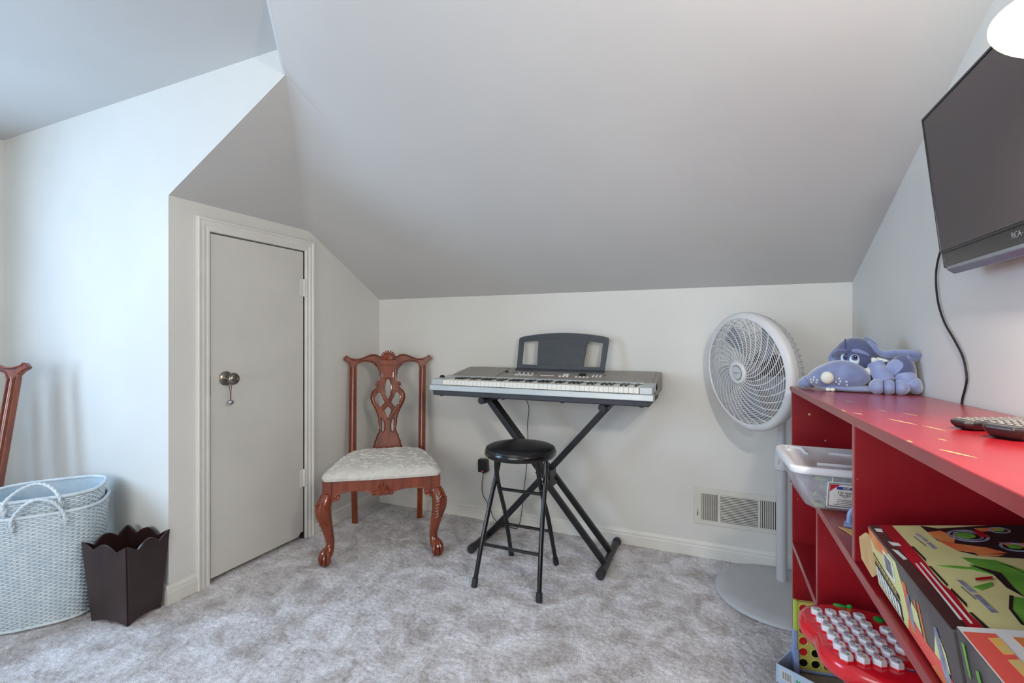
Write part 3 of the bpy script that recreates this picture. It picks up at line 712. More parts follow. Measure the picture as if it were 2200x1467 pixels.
# front cabriole legs
for s_ in (-1, 1):
    b = MB()
    path = [(s_ * .268, .006, .345), (s_ * .278, -.004, .318), (s_ * .286, -.012, .288), (s_ * .284, -.011, .255), (s_ * .276, -.004, .215), (s_ * .267, .005, .170), (s_ * .259, .012, .125), (s_ * .256, .013, .098), (s_ * .259, .007, .074), (s_ * .266, -.004, .052), (s_ * .271, -.012, .030)]
    rad = [.0290, .0355, .0400, .0380, .0315, .0262, .0222, .0205, .0230, .0260, .0170]
    P = smooth_path(path, 4); rr = []
    for i in range(len(P)):
        t = i / (len(P) - 1) * (len(rad) - 1); k = min(int(t), len(rad) - 2); rr.append(lerp(rad[k], rad[k + 1], t - k))
    b.tube(P, rr, 16, smooth=True)
    b.box(s_ * .268 - .0225, s_ * .268 + .0225, -.0155, .030, .326, .4200)
    leg = b.build('leg', 'wood', ch, .0015, angle=50)
    # foot: ball gripped by claws
    c = (s_ * .272, -.017, .0245)
    MB().ball(c, .0255, .0255, .0245).build('ball', 'wood', leg)
    b = MB()
    out = math.atan2(-1, s_ * .55)
    for da in (-1.05, -.36, .36, 1.05, 3.14):
        a = out + da; ca, sa = math.cos(a), math.sin(a)
        P = smooth_path([(c[0] + ca * .004, c[1] + sa * .004 + .010, .084), (c[0] + ca * .020, c[1] + sa * .020 + .004, .066), (c[0] + ca * .0275, c[1] + sa * .0275, .044), (c[0] + ca * .0285, c[1] + sa * .0285, .026), (c[0] + ca * .0225, c[1] + sa * .0225, .010)], 4)
        b.tube(P, [.0045 + .0042 * math.sin(math.pi * (.15 + .75 * i / (len(P) - 1))) for i in range(len(P))], 8)
    q_ = b.build('claws', 'wood', leg); q_['kind'] = 'stuff'
    # knee carving and inner bracket
    b = MB()
    for k in range(7):
        z0 = .322 - .017 * k; w = .016 * (1 - .09 * k)
        for q in (-1, 1):
            cx, cy = s_ * (.286 - .0022 * k), -.012 + .0006 * k; rr_ = lerp(.0400, .0315, k / 6)
            base = math.atan2(-1, s_ * .35)
            pts = []
            for t in range(5):
                a = base + q * (.12 + .17 * t); z = z0 - .010 * t + .004 * t * t * .4
                pts.append((cx + rr_ * 1.02 * math.cos(a), cy + rr_ * 1.02 * math.sin(a), z))
            b.tube(smooth_path(pts, 3), .0028, 6)
    b.tube(smooth_path([(s_ * .287, -.051, .325), (s_ * .288, -.052, .285), (s_ * .284, -.048, .25), (s_ * .276, -.036, .215)], 4), [.0035] * 13, 6)
    q_ = b.build('knee_carving', 'wood', leg); q_['kind'] = 'stuff'
    b = MB().prism([(s_ * .262, .345), (s_ * .262, .290), (s_ * .252, .300), (s_ * .243, .312), (s_ * .226, .316), (s_ * .212, .321), (s_ * .206, .330), (s_ * .208, .340), (s_ * .216, .345)], 0, .022, xf=frame((0, .006, 0), (1, 0, 0), (0, 0, 1), (0, -1, 0)))
    b.tube(smooth_path([(s_ * .252, -.017, .309), (s_ * .236, -.017, .318), (s_ * .218, -.017, .322), (s_ * .212, -.017, .330), (s_ * .219, -.017, .336)], 4), .004, 6)
    for k in range(4): b.tube([(s_ * (.226 + .007 * k), -.016, .340 - .002 * k), (s_ * (.233 + .008 * k), -.017, .323 - .003 * k)], .0026, 6)
    b.build('knee_bracket', 'wood', leg)
    # rear leg and stile
    w = .0185
    b = MB(); vs = []
    for (x, y, z, wx, wy) in ((s_ * .194, .530, 0, .0165, .0175), (s_ * .196, .505, .22, .0165, .019), (s_ * .203, .500, .43, .0185, .018)):
        vs += [(x - wx, y - wy, z), (x + wx, y - wy, z), (x + wx, y + wy, z), (x - wx, y + wy, z)]
    fs = [(0, 3, 2, 1), (8, 9, 10, 11)] + [(4 * i + j, 4 * i + (j + 1) % 4, 4 * i + 4 + (j + 1) % 4, 4 * i + 4 + j) for i in range(2) for j in range(4)]
    b.add(vs, fs).build('leg', 'wood', ch, .002)
    x0, x1 = s_ * .206, s_ * .213
    b = MB(); w = .0225
    back_prism(b, [(x0 - w, .405), (x0 + w, .405), (x1 + w * .95, .955), (x1 - w * .95, .955)], -.022, .004)
    st = b.build('stile', 'wood', ch, .002)
    b = MB(); b.tube([bp3(x0, .43, .004), bp3(x1, .955, .004)], .0075, 10, flat=(.7, 1), up=(0, -1, KR)); b.tube([bp3(x0 - .0190, .43, .004), bp3(x1 - .0184, .955, .004)], .0035, 6); b.tube([bp3(x0 + .0190, .43, .004), bp3(x1 + .0184, .955, .004)], .0035, 6); q_ = b.build('stile_bead', 'wood', st); q_['kind'] = 'stuff'
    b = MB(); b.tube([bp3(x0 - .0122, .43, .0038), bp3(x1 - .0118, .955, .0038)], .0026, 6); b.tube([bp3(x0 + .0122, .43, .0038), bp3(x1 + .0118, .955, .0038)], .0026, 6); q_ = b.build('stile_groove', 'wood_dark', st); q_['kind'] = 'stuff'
# crest rail
half_top = [(-.2300, .945), (-.2365, .962), (-.250, .978), (-.2680, .9905), (-.2730, .9985), (-.2560, 1.0190), (-.2440, 1.0115), (-.225, 1.003), (-.205, .9985), (-.180, .9990), (-.155, 1.0060), (-.130, 1.0170), (-.108, 1.0250), (-.090, 1.0275), (-.072, 1.0240), (-.055, 1.0150), (-.040, 1.0050)]
half_bot = [(-.070, .955), (-.085, .964), (-.105, .972), (-.125, .977), (-.145, .978), (-.165, .975), (-.180, .969), (-.188, .960), (-.1925, .945)]
poly = half_top + [(0, 1.02)] + mirror(half_top)[::-1] + mirror(half_bot)[::-1] + half_bot
b = MB(); back_prism(b, poly, -.020, .006)
cr = b.build('crest_rail', 'wood', ch, .003)
b = MB()
for sg in (1, -1):
    q = [(x * sg, z) for x, z in half_top[4:]]
    ribbon(b, [(x + (.004 * sg if i < 2 else 0), z - .0045) for i, (x, z) in enumerate(q)], .0038, .007, 6)
    q = [(x * sg, z) for x, z in half_bot]
    ribbon(b, [(x, z + .0035) for x, z in q], .0038, .007, 6)
    ribbon(b, [((.2240) * -sg, .945), (-.230 * sg, .962), (-.243 * sg, .978), (-.266 * sg, .9925)], .0034, .007, 6)
q_ = b.build('crest_moulding', 'wood', cr); q_['kind'] = 'stuff'
b = MB()
for sg in (1, -1):
    ribbon(b, [(x * sg, z - .0105) for x, z in half_top[7:]], .002, .0065, 6)
    ribbon(b, [(x * sg, z + .0095) for x, z in half_bot[:-1]], .002, .0065, 6)
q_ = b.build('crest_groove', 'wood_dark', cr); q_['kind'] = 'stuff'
b = MB()
for k in range(11):
    a = R(-80 + 16 * k); L_ = .046 + .010 * math.cos(a)
    P = smooth_path([bp3(0, .990, .008), bp3(L_ * .6 * math.sin(a), .990 + L_ * .62 * math.cos(a), .014), bp3(L_ * math.sin(a), .990 + L_ * math.cos(a), .006)], 5)
    b.tube(P, [.0016 + .0036 * math.sin(math.pi * .55 * i / (len(P) - 1)) for i in range(len(P))], 8)
back_prism(b, [(.044 * math.cos(t), .988 + .048 * math.sin(t)) for t in [math.pi * k / 14 for k in range(15)]], -.015, .006)
b.ball(bp3(0, .988, .008), .008, .005, .005)
b.build('crest_shell_carving', 'wood', cr)
# pierced splat: one board cut to outline with its openings, beaded edges
OUTL = [(-.0905, .966), (-.0685, .943), (-.0575, .921), (-.0545, .887), (-.0555, .857), (-.0685, .853), (-.0785, .839), (-.0755, .826), (-.0655, .821), (-.0775, .813), (-.0935, .799), (-.1035, .780), (-.1065, .755), (-.0985, .725), (-.0785, .688), (-.0655, .659), (-.0565, .630), (-.0555, .601), (-.0495, .572), (-.0545, .547), (-.0655, .529), (-.0705, .508), (-.0795, .494), (-.0795, .480), (-.0875, .459), (-.0875, .425)]
H_TRI = [(-.0315, .911), (-.0215, .896), (-.0305, .879)]
H_OVAL = [(-.0125, .860), (-.0195, .834), (-.0215, .808), (-.0155, .771)]
H_HEART = [(-.0525, .792), (-.0665, .783), (-.0755, .769), (-.0775, .750), (-.0675, .725), (-.0455, .694), (-.0165, .727), (-.0335, .760), (-.0395, .779)]
H_SLOT = [(-.0355, .631), (-.0285, .625), (-.0195, .603), (-.0185, .578), (-.0205, .556), (-.0295, .547), (-.0375, .560), (-.0375, .600)]
holes_ = [[(0, .878)] + H_OVAL + [(0, .741)] + mirror(H_OVAL)[::-1], [(0, .704), (-.0245, .678), (0, .626), (.0245, .678)]]
for h in (H_TRI, H_HEART, H_SLOT): holes_ += [h, mirror(h)]
sp = MB(); back_prism(sp, OUTL + mirror(OUTL)[::-1], -.010, .004, holes_)
spo = sp.build('splat', 'wood', ch, .0025)
b = MB()
for h in holes_: b.tube([bp3(x, z, .0035) for x, z in h], .0030, 6, closed=True)
for o_ in (OUTL, mirror(OUTL)): b.tube([bp3(x * .965, z, .0035) for x, z in o_[:-1]], .0030, 6)
# interlacing straps: bead down the middle of each strap
for rb in ([(-.0615, .802), (-.080, .792), (-.091, .772), (-.091, .748), (-.080, .716), (-.060, .686), (-.040, .658), (-.012, .620)], [(-.036, .790), (-.030, .768), (-.012, .738), (.014, .706), (.040, .680)], [(-.030, .850), (-.031, .810), (-.026, .780)], [(-.044, .93), (-.043, .89), (-.046, .855)], [(-.047, .640), (-.046, .600), (-.042, .565)]):
    ribbon(b, rb, .0048, .0035, 8); ribbon(b, mirror(rb), .0048, .0035, 8)
o = b.build('splat_beading', 'wood', spo, angle=60); o['kind'] = 'stuff'
for sg in (-1, 1):
    b = MB(); b.tube([bp3(sg * .066, .838, -.008), bp3(sg * .066, .838, .008)], .0150, 16); b.ball(bp3(sg * .066, .838, .008), .0085, .004, .0085); b.build('scroll', 'wood', spo, angle=50)
    b = MB(); b.tube([bp3(sg * .0365, .789, -.005), bp3(sg * .0365, .789, .009)], .0095, 14); b.build('scroll', 'wood', spo, angle=50)
b = MB()
for h in holes_:
    cx = sum(p[0] for p in h) / len(h); cz = sum(p[1] for p in h) / len(h)
    b.tube([bp3(cx + (x - cx) * 1.0 + math.copysign(.0052, x - cx), z + math.copysign(.004, z - cz), .0036) for x, z in h], .0014, 5, closed=True)
for o_ in (OUTL, mirror(OUTL)): b.tube([bp3(x - math.copysign(.0075, x), z, .0036) for x, z in o_[:-1]], .0014, 5)
ribbon(b, [(-.08, .957), (0, .9575), (.08, .957)], .0016, .0045, 5)
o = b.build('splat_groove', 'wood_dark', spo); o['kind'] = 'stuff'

c2 = copy_tree(ch)
c2.location = (-2.843, .468, 0); c2.rotation_euler = (0, 0, R(30))
c2['label'] = 'carved cherry wood dining chair behind the pale blue basket at the left edge'

# ------------------------------------------------------------------ folding stool
st = thing('folding_stool', 'black round folding stool standing in front of the keyboard stand', 'stool', (-.859, 2.085, 0))
MB().lathe([(.152, .574), (.163, .577), (.1695, .587), (.1700, .597), (.167, .605), (.161, .608)], 48).build('seat_rim', 'black_gloss', st)
MB().lathe([(.161, .600), (.1650, .606), (.1635, .614), (.153, .6195), (.10, .6235), (.05, .6245), (.0001, .6245)], 48).build('seat_cushion', 'black_vinyl', st)
MB().lathe([(.0001, .578), (.150, .578), (.150, .585)], 32).build('seat_underside', 'black_satin', st)
def st_leg(pts, r=.0108):
    l = MB().tube(smooth_path(pts, 5), r, 12).build('leg', 'black_gloss', st)
    p = Vector(pts[0]); d = (Vector(pts[1]) - p).normalized()
    MB().tube([p - d * .003, p + d * .008, p + d * .034], [.0135, .0145, .0138], 12).build('rubber_foot', 'rubber', l)
    return l
def LP(x0, x1, ys): return [(lerp(x0, x1, z / .58), y - 2.085, z) for y, z in ys]
YA = [(1.913, .004), (1.963, .17), (2.000, .27), (2.030, .345), (2.062, .42), (2.095, .50), (2.115, .58)]
YBk = [(2.268, .004), (2.205, .17), (2.165, .27), (2.125, .345), (2.085, .42), (2.055, .50), (2.045, .58)]
for s_ in (-1, 1):
    st_leg(LP(s_ * .157, s_ * .118, YA)); st_leg(LP(s_ * .122 - .004, s_ * .105 - .004, YBk))
def yat(T, z):
    for (y0, z0), (y1, z1) in zip(T, T[1:]):
        if z0 <= z <= z1: return lerp(y0, y1, (z - z0) / (z1 - z0)) - 2.085
for T, xx, z in ((YA, .147, .178), (YBk, .116, .190), (YBk, .111, .400)):
    MB().tube([(-xx, yat(T, z), z), (xx, yat(T, z), z)], .0075, 10).build('crossbar', 'black_gloss', st)
for s_ in (-1, 1):
    MB().tube([(s_ * .108, -.018, .428), (s_ * .140, -.018, .428)], .006, 10).build('pivot_bolt', 'black_satin', st)

# ------------------------------------------------------------------ keyboard stand
ks = thing('keyboard_stand', 'black double-braced X-shaped metal stand under the electronic keyboard', 'stand', (-.826, 2.40, 0))
def barbox(b, a, c, w, h):
    a = Vector(a); c = Vector(c); d = (c - a).normalized(); up = Vector((0, 1, 0)); n = d.cross(up).normalized()
    xf = frame(a, d, up, n); b.box(0, (c - a).length, -w / 2, w / 2, -h / 2, h / 2, xf); return b
barbox(MB(), (-.322, -.040, .790), (.04, -.040, .360), .070, .030).build('brace', 'black_satin', ks, .003)
for dy in (-.088, .048):
    barbox(MB(), (-.03, dy, .4445), (.322, dy, .026), .022, .030).build('brace', 'black_satin', ks, .003)
barbox(MB(), (-.352, .012, .028), (.322, .012, .790), .030, .032).build('brace', 'black_satin', ks, .003)
for x, nm in ((.322, 'foot'), (-.362, 'foot')):
    f = MB().tube([(x, -.195, .0225), (x, .205, .0225)], .0185, 14).build('floor_foot', 'black_satin', ks)
    for y0, y1 in ((-.205, -.160), (.170, .212)):
        MB().tube([(x, y0, .0225), (x, y0 + .004, .0225), (x, y1 - .004, .0225), (x, y1, .0225)], [.0190, .0215, .0215, .0200], 14).build('rubber_cap', 'rubber', f)
for x in (-.322, .322):
    f = MB().box(x - .02, x + .02, -.13, .13, .785, .802).tube([(x, -.150, .7985), (x, .13, .7985)], .0165, 14).build('support_arm', 'black_satin', ks, .002)
    MB().tube([(x, -.162, .7985), (x, -.158, .7985), (x, -.118, .7985)], [.0175, .0195, .0195], 14).build('rubber_cap', 'rubber', f)
MB().tube([(0, -.10, .408), (0, .075, .408)], .012, 12).box(-.03, .03, -.062, .036, .375, .440).build('pivot_block', 'black_satin', ks, .003)
MB().tube([(0, -.108, .408), (0, -.100, .408)], .0075, 10).build('pivot_bolt', 'silver', ks)
MB().ball((.02, -.108, .43), .004).build('release_pin', 'silver', ks)

# ------------------------------------------------------------------ electronic keyboard
KX0, KX1 = -1.442, -.263
kb = thing('electronic_keyboard', 'grey electronic piano keyboard with white and black keys on the X stand', 'keyboard', (KX0, 2.195, .818))
W = KX1 - KX0
def prof_x(b, poly, x0, x1): # polygon (y,z) extruded along x
    return b.prism(poly, x0, x1, xf=frame((0, 0, 0), (0, 1, 0), (0, 0, 1), (1, 0, 0)))
prof_x(MB(), [(.022, 0), (.36, 0), (.395, .012), (.412, .040), (.012, .040), (.016, .004)], .014, W - .022).build('base', 'kb_base', kb, .003)
prof_x(MB(), [(0, .030), (.012, .028), (.050, .028), (.050, .058), (.002, .058)], 0, W).build('front_lip', 'kb_silver', kb, .003)
# upper shell: back panel, end blocks
prof_x(MB(), [(.150, .066), (.150, .088), (.165, .096), (.245, .112), (.395, .134), (.418, .128), (.430, .06), (.415, .036), (.15, .036)], .035, W - .006).build('control_panel', 'kb_grey', kb, .004)
KA, KB_ = .078, 1.114
for x0, x1 in ((.006, KA - .002), (KB_ + .002, W - .006)):
    prof_x(MB(), [(.012, .058), (.012, .088), (.018, .091), (.15, .094), (.20, .10), (.20, .058)], x0, x1).build('end_block', 'kb_silver', kb, .003)
prof_x(MB(), [(.050, .036), (.150, .036), (.150, .070), (.050, .060)], .01, W - .01).build('key_bed', 'kb_base', kb)
prof_x(MB(), [(.143, .092), (.150, .0935), (.160, .097), (.152, .099), (.143, .094)], .05, W - .06).build('silver_trim', 'kb_silver', kb)
NW = 45; pw = (KB_ - KA) / NW
proto = None
for i in range(NW):
    if proto is None:
        proto = prof_x(MB(), [(.0105, .0605), (.0105, .083), (.0135, .0865), (.150, .0885), (.150, .0605)], .0004, pw - .0006).build('white_key', 'key_w', kb, .0006, 1); proto.location.x = KA
    else: copy_obj(proto, kb, (KA + i * pw, 0, 0))
# 76 keys from E: white order E F G A B C D ...
order = 'EFGABCD'; pb = None
for i in range(NW - 1):
    if order[i % 7] in 'EB': continue
    x = KA + (i + 1) * pw - .0055
    if pb is None:
        pb = prof_x(MB(), [(.068, .087), (.071, .0928), (.150, .0945), (.150, .087)], 0, .011).build('black_key', 'key_b', kb, .0012, 1); pb.location.x = x
    else: copy_obj(pb, kb, (x, 0, 0))
def on_panel(y): return lerp(.096, .112, (y - .165) / .08) if y < .245 else lerp(.112, .134, (y - .245) / .15)
# speaker lids, buttons, display, dial
for x0, x1 in ((.085, .32), (.955, 1.155)):
    b = MB(); y0, y1 = .175, .385
    vs = []
    for (x, y) in ((x0, y0), (x1, y0), (x1 - .008, y1), (x0 + .012, y1)): vs.append((x, y, on_panel(y) - .002))
    vs2 = [(x, y, z + .006) for x, y, z in vs]
    b.add([vs[0], vs[1]] + [(x1, .245, on_panel(.245) - .002), vs[2], vs[3], (x0, .245, on_panel(.245) - .002)] + [(x, y, z + .006) for x, y, z in [vs[0], vs[1], (x1, .245, on_panel(.245) - .002), vs[2], vs[3], (x0, .245, on_panel(.245) - .002)]],
          [(6, 7, 8, 11), (11, 8, 9, 10), (0, 1, 7, 6), (1, 2, 8, 7), (2, 3, 9, 8), (3, 4, 10, 9), (4, 5, 11, 10), (5, 0, 6, 11)])
    b.build('speaker_panel', 'kb_grey', kb, .0015)
def kbtn(name, x, y, w, d, m, h=.004): 
    z = on_panel(y); return MB().box(-w / 2, w / 2, -d / 2, d / 2, -.002, h).build(name, m, kb, .001, 1), (x, y, z)
def place(t):
    o, l = t; o.location = l; o.rotation_euler = (math.atan(.18), 0, 0); return o
bproto = place(kbtn('button', .418, .225, .011, .012, 'white_pl'))
for i in range(1, 7): copy_obj(bproto, kb, (.418 + .0155 * i, .225, on_panel(.225)))
for i in range(4): copy_obj(bproto, kb, (.425 + .026 * i, .262, on_panel(.262)))
for i in range(3): copy_obj(bproto, kb, (.672 + .020 * i, .225, on_panel(.225)))
for i in range(4): copy_obj(bproto, kb, (.762 + .020 * i, .222, on_panel(.222)))
place(kbtn('button_strip', .47, .275, .11, .012, 'key_b', .001))
place(kbtn('display', .597, .232, .078, .013, 'white_pl', .0012))
place(kbtn('cursor_pad', .697, .258, .030, .020, 'white_pl'))
for i in range(3): place(kbtn('category_button', .846 + .019 * i, .250, .008, .035, 'white_pl'))
place(kbtn('switch', .338, .280, .017, .014, 'key_b', .008))
for i in range(2): place(kbtn('jack', .375 + .014 * i, .270, .008, .006, 'key_b', .002))
place(kbtn('lamp_dot', .905, .270, .008, .006, 'key_b', .002))
MB().lathe([(.020, 0), (.020, .006), (.017, .009), (.0001, .009)], 24, Matrix.Translation((.785, .262, on_panel(.262) - .001)) @ Matrix.Rotation(math.atan(.18), 4, 'X')).build('dial', 'key_b', kb)
MB().lathe([(.014, 0), (.014, .006), (.006, .012), (.0001, .013)], 20, Matrix.Translation((.028, .09, .0935)) @ Matrix.Rotation(0, 4, 'X')).build('pitch_wheel', 'key_b', kb)
for x in (.05, .42, .74, 1.12): MB().lathe([(.010, -.006), (.011, .002)], 12, Matrix.Translation((x, .05, 0))).build('rubber_foot', 'rubber', kb)
# music rest
mr = MB()
xs0, xs1, zt = .368, .892, .0
arcp = [(lerp(.372, .897, t), .196 + .026 * (1 - (2 * t - 1) ** 2)) for t in [k / 20 for k in range(21)]]
outer = [(.376, 0), (.372, .02)] + [(.371, .185), (.374, .193)] + arcp[1:-1] + [(.897, .193), (.900, .180), (.885, .02), (.878, 0)]
holes = [[(.402, .036), (.496, .033), (.492, .178), (.402, .170)], [(.765, .030), (.858, .030), (.868, .165), (.782, .177)]]
tilt = R(14)
mxf = frame((0, .345, .124), (1, 0, 0), (0, math.sin(tilt), math.cos(tilt)), (0, -math.cos(tilt), math.sin(tilt)))
rest = mr.prism(outer, -.004, .004, holes, mxf).build('music_rest', 'rest', kb, .001, 1)
MB().prism([(.497, .036), (.764, .033), (.781, .185), (.493, .186)], .003, .0055, (), mxf).build('rest_panel', 'rest', rest, .001, 1)
prof_x(MB(), [(.318, .118), (.322, .128), (.336, .136), (.352, .140), (.352, .120)], .370, .884).build('rest_ledge', 'kb_base', rest, .002)

# ------------------------------------------------------------------ outlet, adapter, cords
ol = thing('wall_outlet', 'cream wall outlet plate behind the stool with adapter plugged in', 'outlet', (-1.322, YB, .385))
MB().box(-.036, .036, -.006, 0, -.058, .058).build('cover_plate', 'plate', ol, .002)
for dz in (-.020, .020):
    r_ = MB().prism([(.0165 * math.cos(a), dz + .0145 * math.sin(a)) for a in [2 * math.pi * k / 20 for k in range(20)]], 0, .0035, xf=frame((0, -.006, 0), (1, 0, 0), (0, 0, 1), (0, -1, 0))).build('receptacle', 'plate', ol)
    MB().box(-.0075, -.0050, -.0100, -.0090, dz - .002, dz + .007).box(.0050, .0075, -.0100, -.0090, dz - .002, dz + .007).box(-.002, .002, -.0100, -.0090, dz - .010, dz - .006).build('slot', 'ink_k', r_)
MB().tube([(0, -.0075, 0), (0, -.0055, 0)], .003, 8).build('screw', 'nickel', ol)
ad = thing('power_adapter', 'black power adapter with tiny red light plugged into the outlet', 'adapter', (-1.327, YB - .010, .343))
MB().box(-.029, .029, -.040, 0, -.040, .040).build('body', 'black_satin', ad, .006, 3)
MB().ball((.004, -.0405, -.030), .003).build('indicator_light', 'led', ad)
MB().tube([(0, -.02, -.039), (0, -.02, -.052)], [.005, .0035], 8).build('strain_relief', 'rubber', ad)
MB().tube(smooth_path([(0, -.02, -.050), (-.011, -.012, -.10), (-.014, -.01, -.15), (-.004, -.012, -.19), (.022, -.014, -.225), (.052, -.018, -.275), (.075, -.03, -.310), (.135, -.05, -.335), (.19, -.05, -.337), (.24, -.045, -.337), (.255, -.02, -.26), (.265, -.012, -.13), (.285, -.02, 0), (.300, -.03, .16), (.298, -.03, .28), (.305, -.03, .38), (.300, -.09, .455), (.30, -.10, .485)], 8), .0022, 6).build('cord', 'cable', ad)

# ------------------------------------------------------------------ floor register in the back wall
vn = thing('air_vent', 'cream metal air vent with slatted grille low on the back wall', 'vent', (-.116, YB, .170))
VW, VH = .415, .186
MB().prism([(0, 0), (VW, 0), (VW, VH), (0, VH)], 0, .006, [[(.038, .022), (.118, .022), (.118, .158), (.038, .158)], [(.128, .022), (.300, .022), (.300, .158), (.128, .158)], [(.310, .022), (.390, .022), (.390, .158), (.310, .158)]], frame((0, 0, 0), (1, 0, 0), (0, 0, 1), (0, -1, 0))).build('face_plate', 'vent', vn, .0015, 1)
MB().box(.03, .395, -.0012, 0, .018, .162).build('duct_shade_plate', 'vent_dark', vn)  # flat dark plate; the duct's shade is put into its colour
hp = None
for i in range(17):
    z = .025 + i * .0080
    if hp is None: hp = MB().box(.127, .301, -.0058, -.0015, 0, .0043).build('slat', 'vent', vn); hp.location.z = z
    else: copy_obj(hp, vn, (0, 0, z))
vp = None
for x0 in (.039, .311):
    for i in range(9):
        x = x0 + .0008 + i * .0093
        if vp is None: vp = MB().box(0, .0052, -.0058, -.0015, .021, .159).build('slat', 'vent', vn); vp.location.x = x
        else: copy_obj(vp, vn, (x, 0, 0))
MB().box(.018, .022, -.016, -.005, .050, .062).box(.0185, .0215, -.0068, -.005, .040, .078).build('damper_lever', 'nickel', vn)

# ------------------------------------------------------------------ pedestal fan
fan = thing('pedestal_fan', 'grey pedestal fan with round grille standing in the back right corner', 'fan', (.255, 2.372, 0))
MB().lathe([(.258, .000), (.266, .004), (.266, .012), (.260, .018), (.20, .026), (.10, .033), (.0001, .036)], 72).build('base', 'fan', fan, angle=50)
PX, PY = .012, .098
MB().tube([(PX, PY, .025), (PX, PY, .56)], .0225, 24).build('pole', 'fan', fan)
MB().tube([(PX, PY, .50), (PX, PY, .98)], .0170, 24).build('upper_pole', 'fan', fan)
MB().lathe([(.024, .552), (.029, .556), (.0315, .585), (.030, .612), (.0245, .640), (.0175, .646)], 28, Matrix.Translation((PX, PY, -.02))).build('height_collar', 'fan_ring', fan)
MB().ball((PX - .018, PY - .026, .575), .008, .006, .014).build('collar_button', 'fan_ring', fan)
n = Vector((-math.sin(R(53.2)) * math.cos(R(5.4)), -math.cos(R(53.2)) * math.cos(R(5.4)), -math.sin(R(5.4))))
ax = n.cross(Vector((0, 0, 1))).normalized(); ay = ax.cross(n).normalized() * 1
C = Vector((.114 - .255, 2.342 - 2.372, .983))
fx = frame(C, ax, ay, n)                      # local: z = towards the front
head = MB().lathe([(.234, .010), (.238, .014), (.250, .011), (.261, .003), (.2635, -.010), (.2620, -.026), (.256, -.028), (.252, -.010), (.244, .000), (.235, .004)], 96, fx, closed=True).build('grille_ring', 'fan_ring', fan, angle=50)
b = MB()
def dome(r): return .008 + .034 * (1 - (r / .239) ** 2)
NS = 30
for k in range(NS):
    a0 = 2 * math.pi * k / NS; pts = []
    for i in range(15):
        t = i / 14; r = lerp(.046, .239, t); a = a0 - 1.05 * t ** .9
        pts.append((r * math.cos(a), r * math.sin(a), dome(r)))
    b.tube(pts, .0021, 4, xf=fx)
    if False:
        pts = []
        for i in range(9):
            t = lerp(.48, 1, i / 8); r = lerp(.046, .227, t); a = a0 + math.pi / NS - 1.05 * t ** .9
            pts.append((r * math.cos(a), r * math.sin(a), dome(r)))
        b.tube(pts, .0015, 4, xf=fx)
for k in range(20):
    r = .054 + .0094 * k
    b.tube([(r * math.cos(2 * math.pi * i / 64), r * math.sin(2 * math.pi * i / 64), dome(r) - .001) for i in range(64)], .0013, 4, closed=True, xf=fx)
q_ = b.build('front_grille', 'fan_ring', fan, angle=80); q_['kind'] = 'stuff'
hub = MB().lathe([(.048, .036), (.050, .042), (.047, .048), (.036, .050), (.033, .047)], 40, fx).build('grille_hub', 'fan_ring', fan)
MB().lathe([(.0325, .044), (.0325, .0475), (.0300, .0485)], 40, fx).build('hub_shadow_ring', 'fan_dark', hub)
MB().lathe([(.0300, .046), (.0295, .050), (.02, .0515), (.0001, .052)], 36, fx).build('badge', 'fan', hub)
b = MB().box(-.019, .014, -.0026, .0026, .0519, .0523, fx); b.build('badge_lettering', 'fan_blade', hub)
for k in range(5):
    b = MB()
    def bl(u, v, k=k):
        r = lerp(.035, .215, v); w = lerp(.45, .78, v ** .7) * (1 - .25 * v ** 4)
        a = 2 * math.pi * k / 5 + (u - .5) * w - .35 * v
        return (r * math.cos(a), r * math.sin(a), -.030 + .030 * (u - .5) * (1 - .3 * v))
    b.grid(bl, 9, 9, True, fx)
    o = b.build('blade', 'fan_blade', fan); q = o.modifiers.new('t', 'SOLIDIFY'); q.thickness = .002
MB().lathe([(.0001, -.005), (.030, -.008), (.036, -.02), (.036, -.045)], 24, fx).build('blade_hub', 'fan_blade', fan)
b = MB()
for k in range(60):
    a = 2 * math.pi * k / 60; ca, sa = math.cos(a), math.sin(a)
    b.tube([(.258 * ca, .258 * sa, -.02), (.252 * ca, .252 * sa, -.055), (.235 * ca, .235 * sa, -.082), (.16 * ca, .16 * sa, -.100), (.075 * ca, .075 * sa, -.105)], .0014, 4, xf=fx)
for r, z in ((.257, -.034), (.254, -.046), (.247, -.062), (.215, -.089), (.165, -.0995), (.12, -.1035)):
    b.tube([(r * math.cos(2 * math.pi * i / 64), r * math.sin(2 * math.pi * i / 64), z) for i in range(64)], .0014, 4, closed=True, xf=fx)
q_ = b.build('rear_grille', 'fan', fan, angle=80); q_['kind'] = 'stuff'
MB().lathe([(.080, -.098), (.082, -.106), (.074, -.125), (.060, -.165), (.045, -.178), (.0001, -.180)], 32, fx).build('motor_housing', 'fan_dark', fan)
mc = fx @ Vector((0, 0, -.14))
MB().tube([(PX, PY, .93), (mc.x * .4 + PX * .6, mc.y * .4 + PY * .6, .955), tuple(mc)], [.022, .024, .026], 16).build('neck', 'fan', fan)

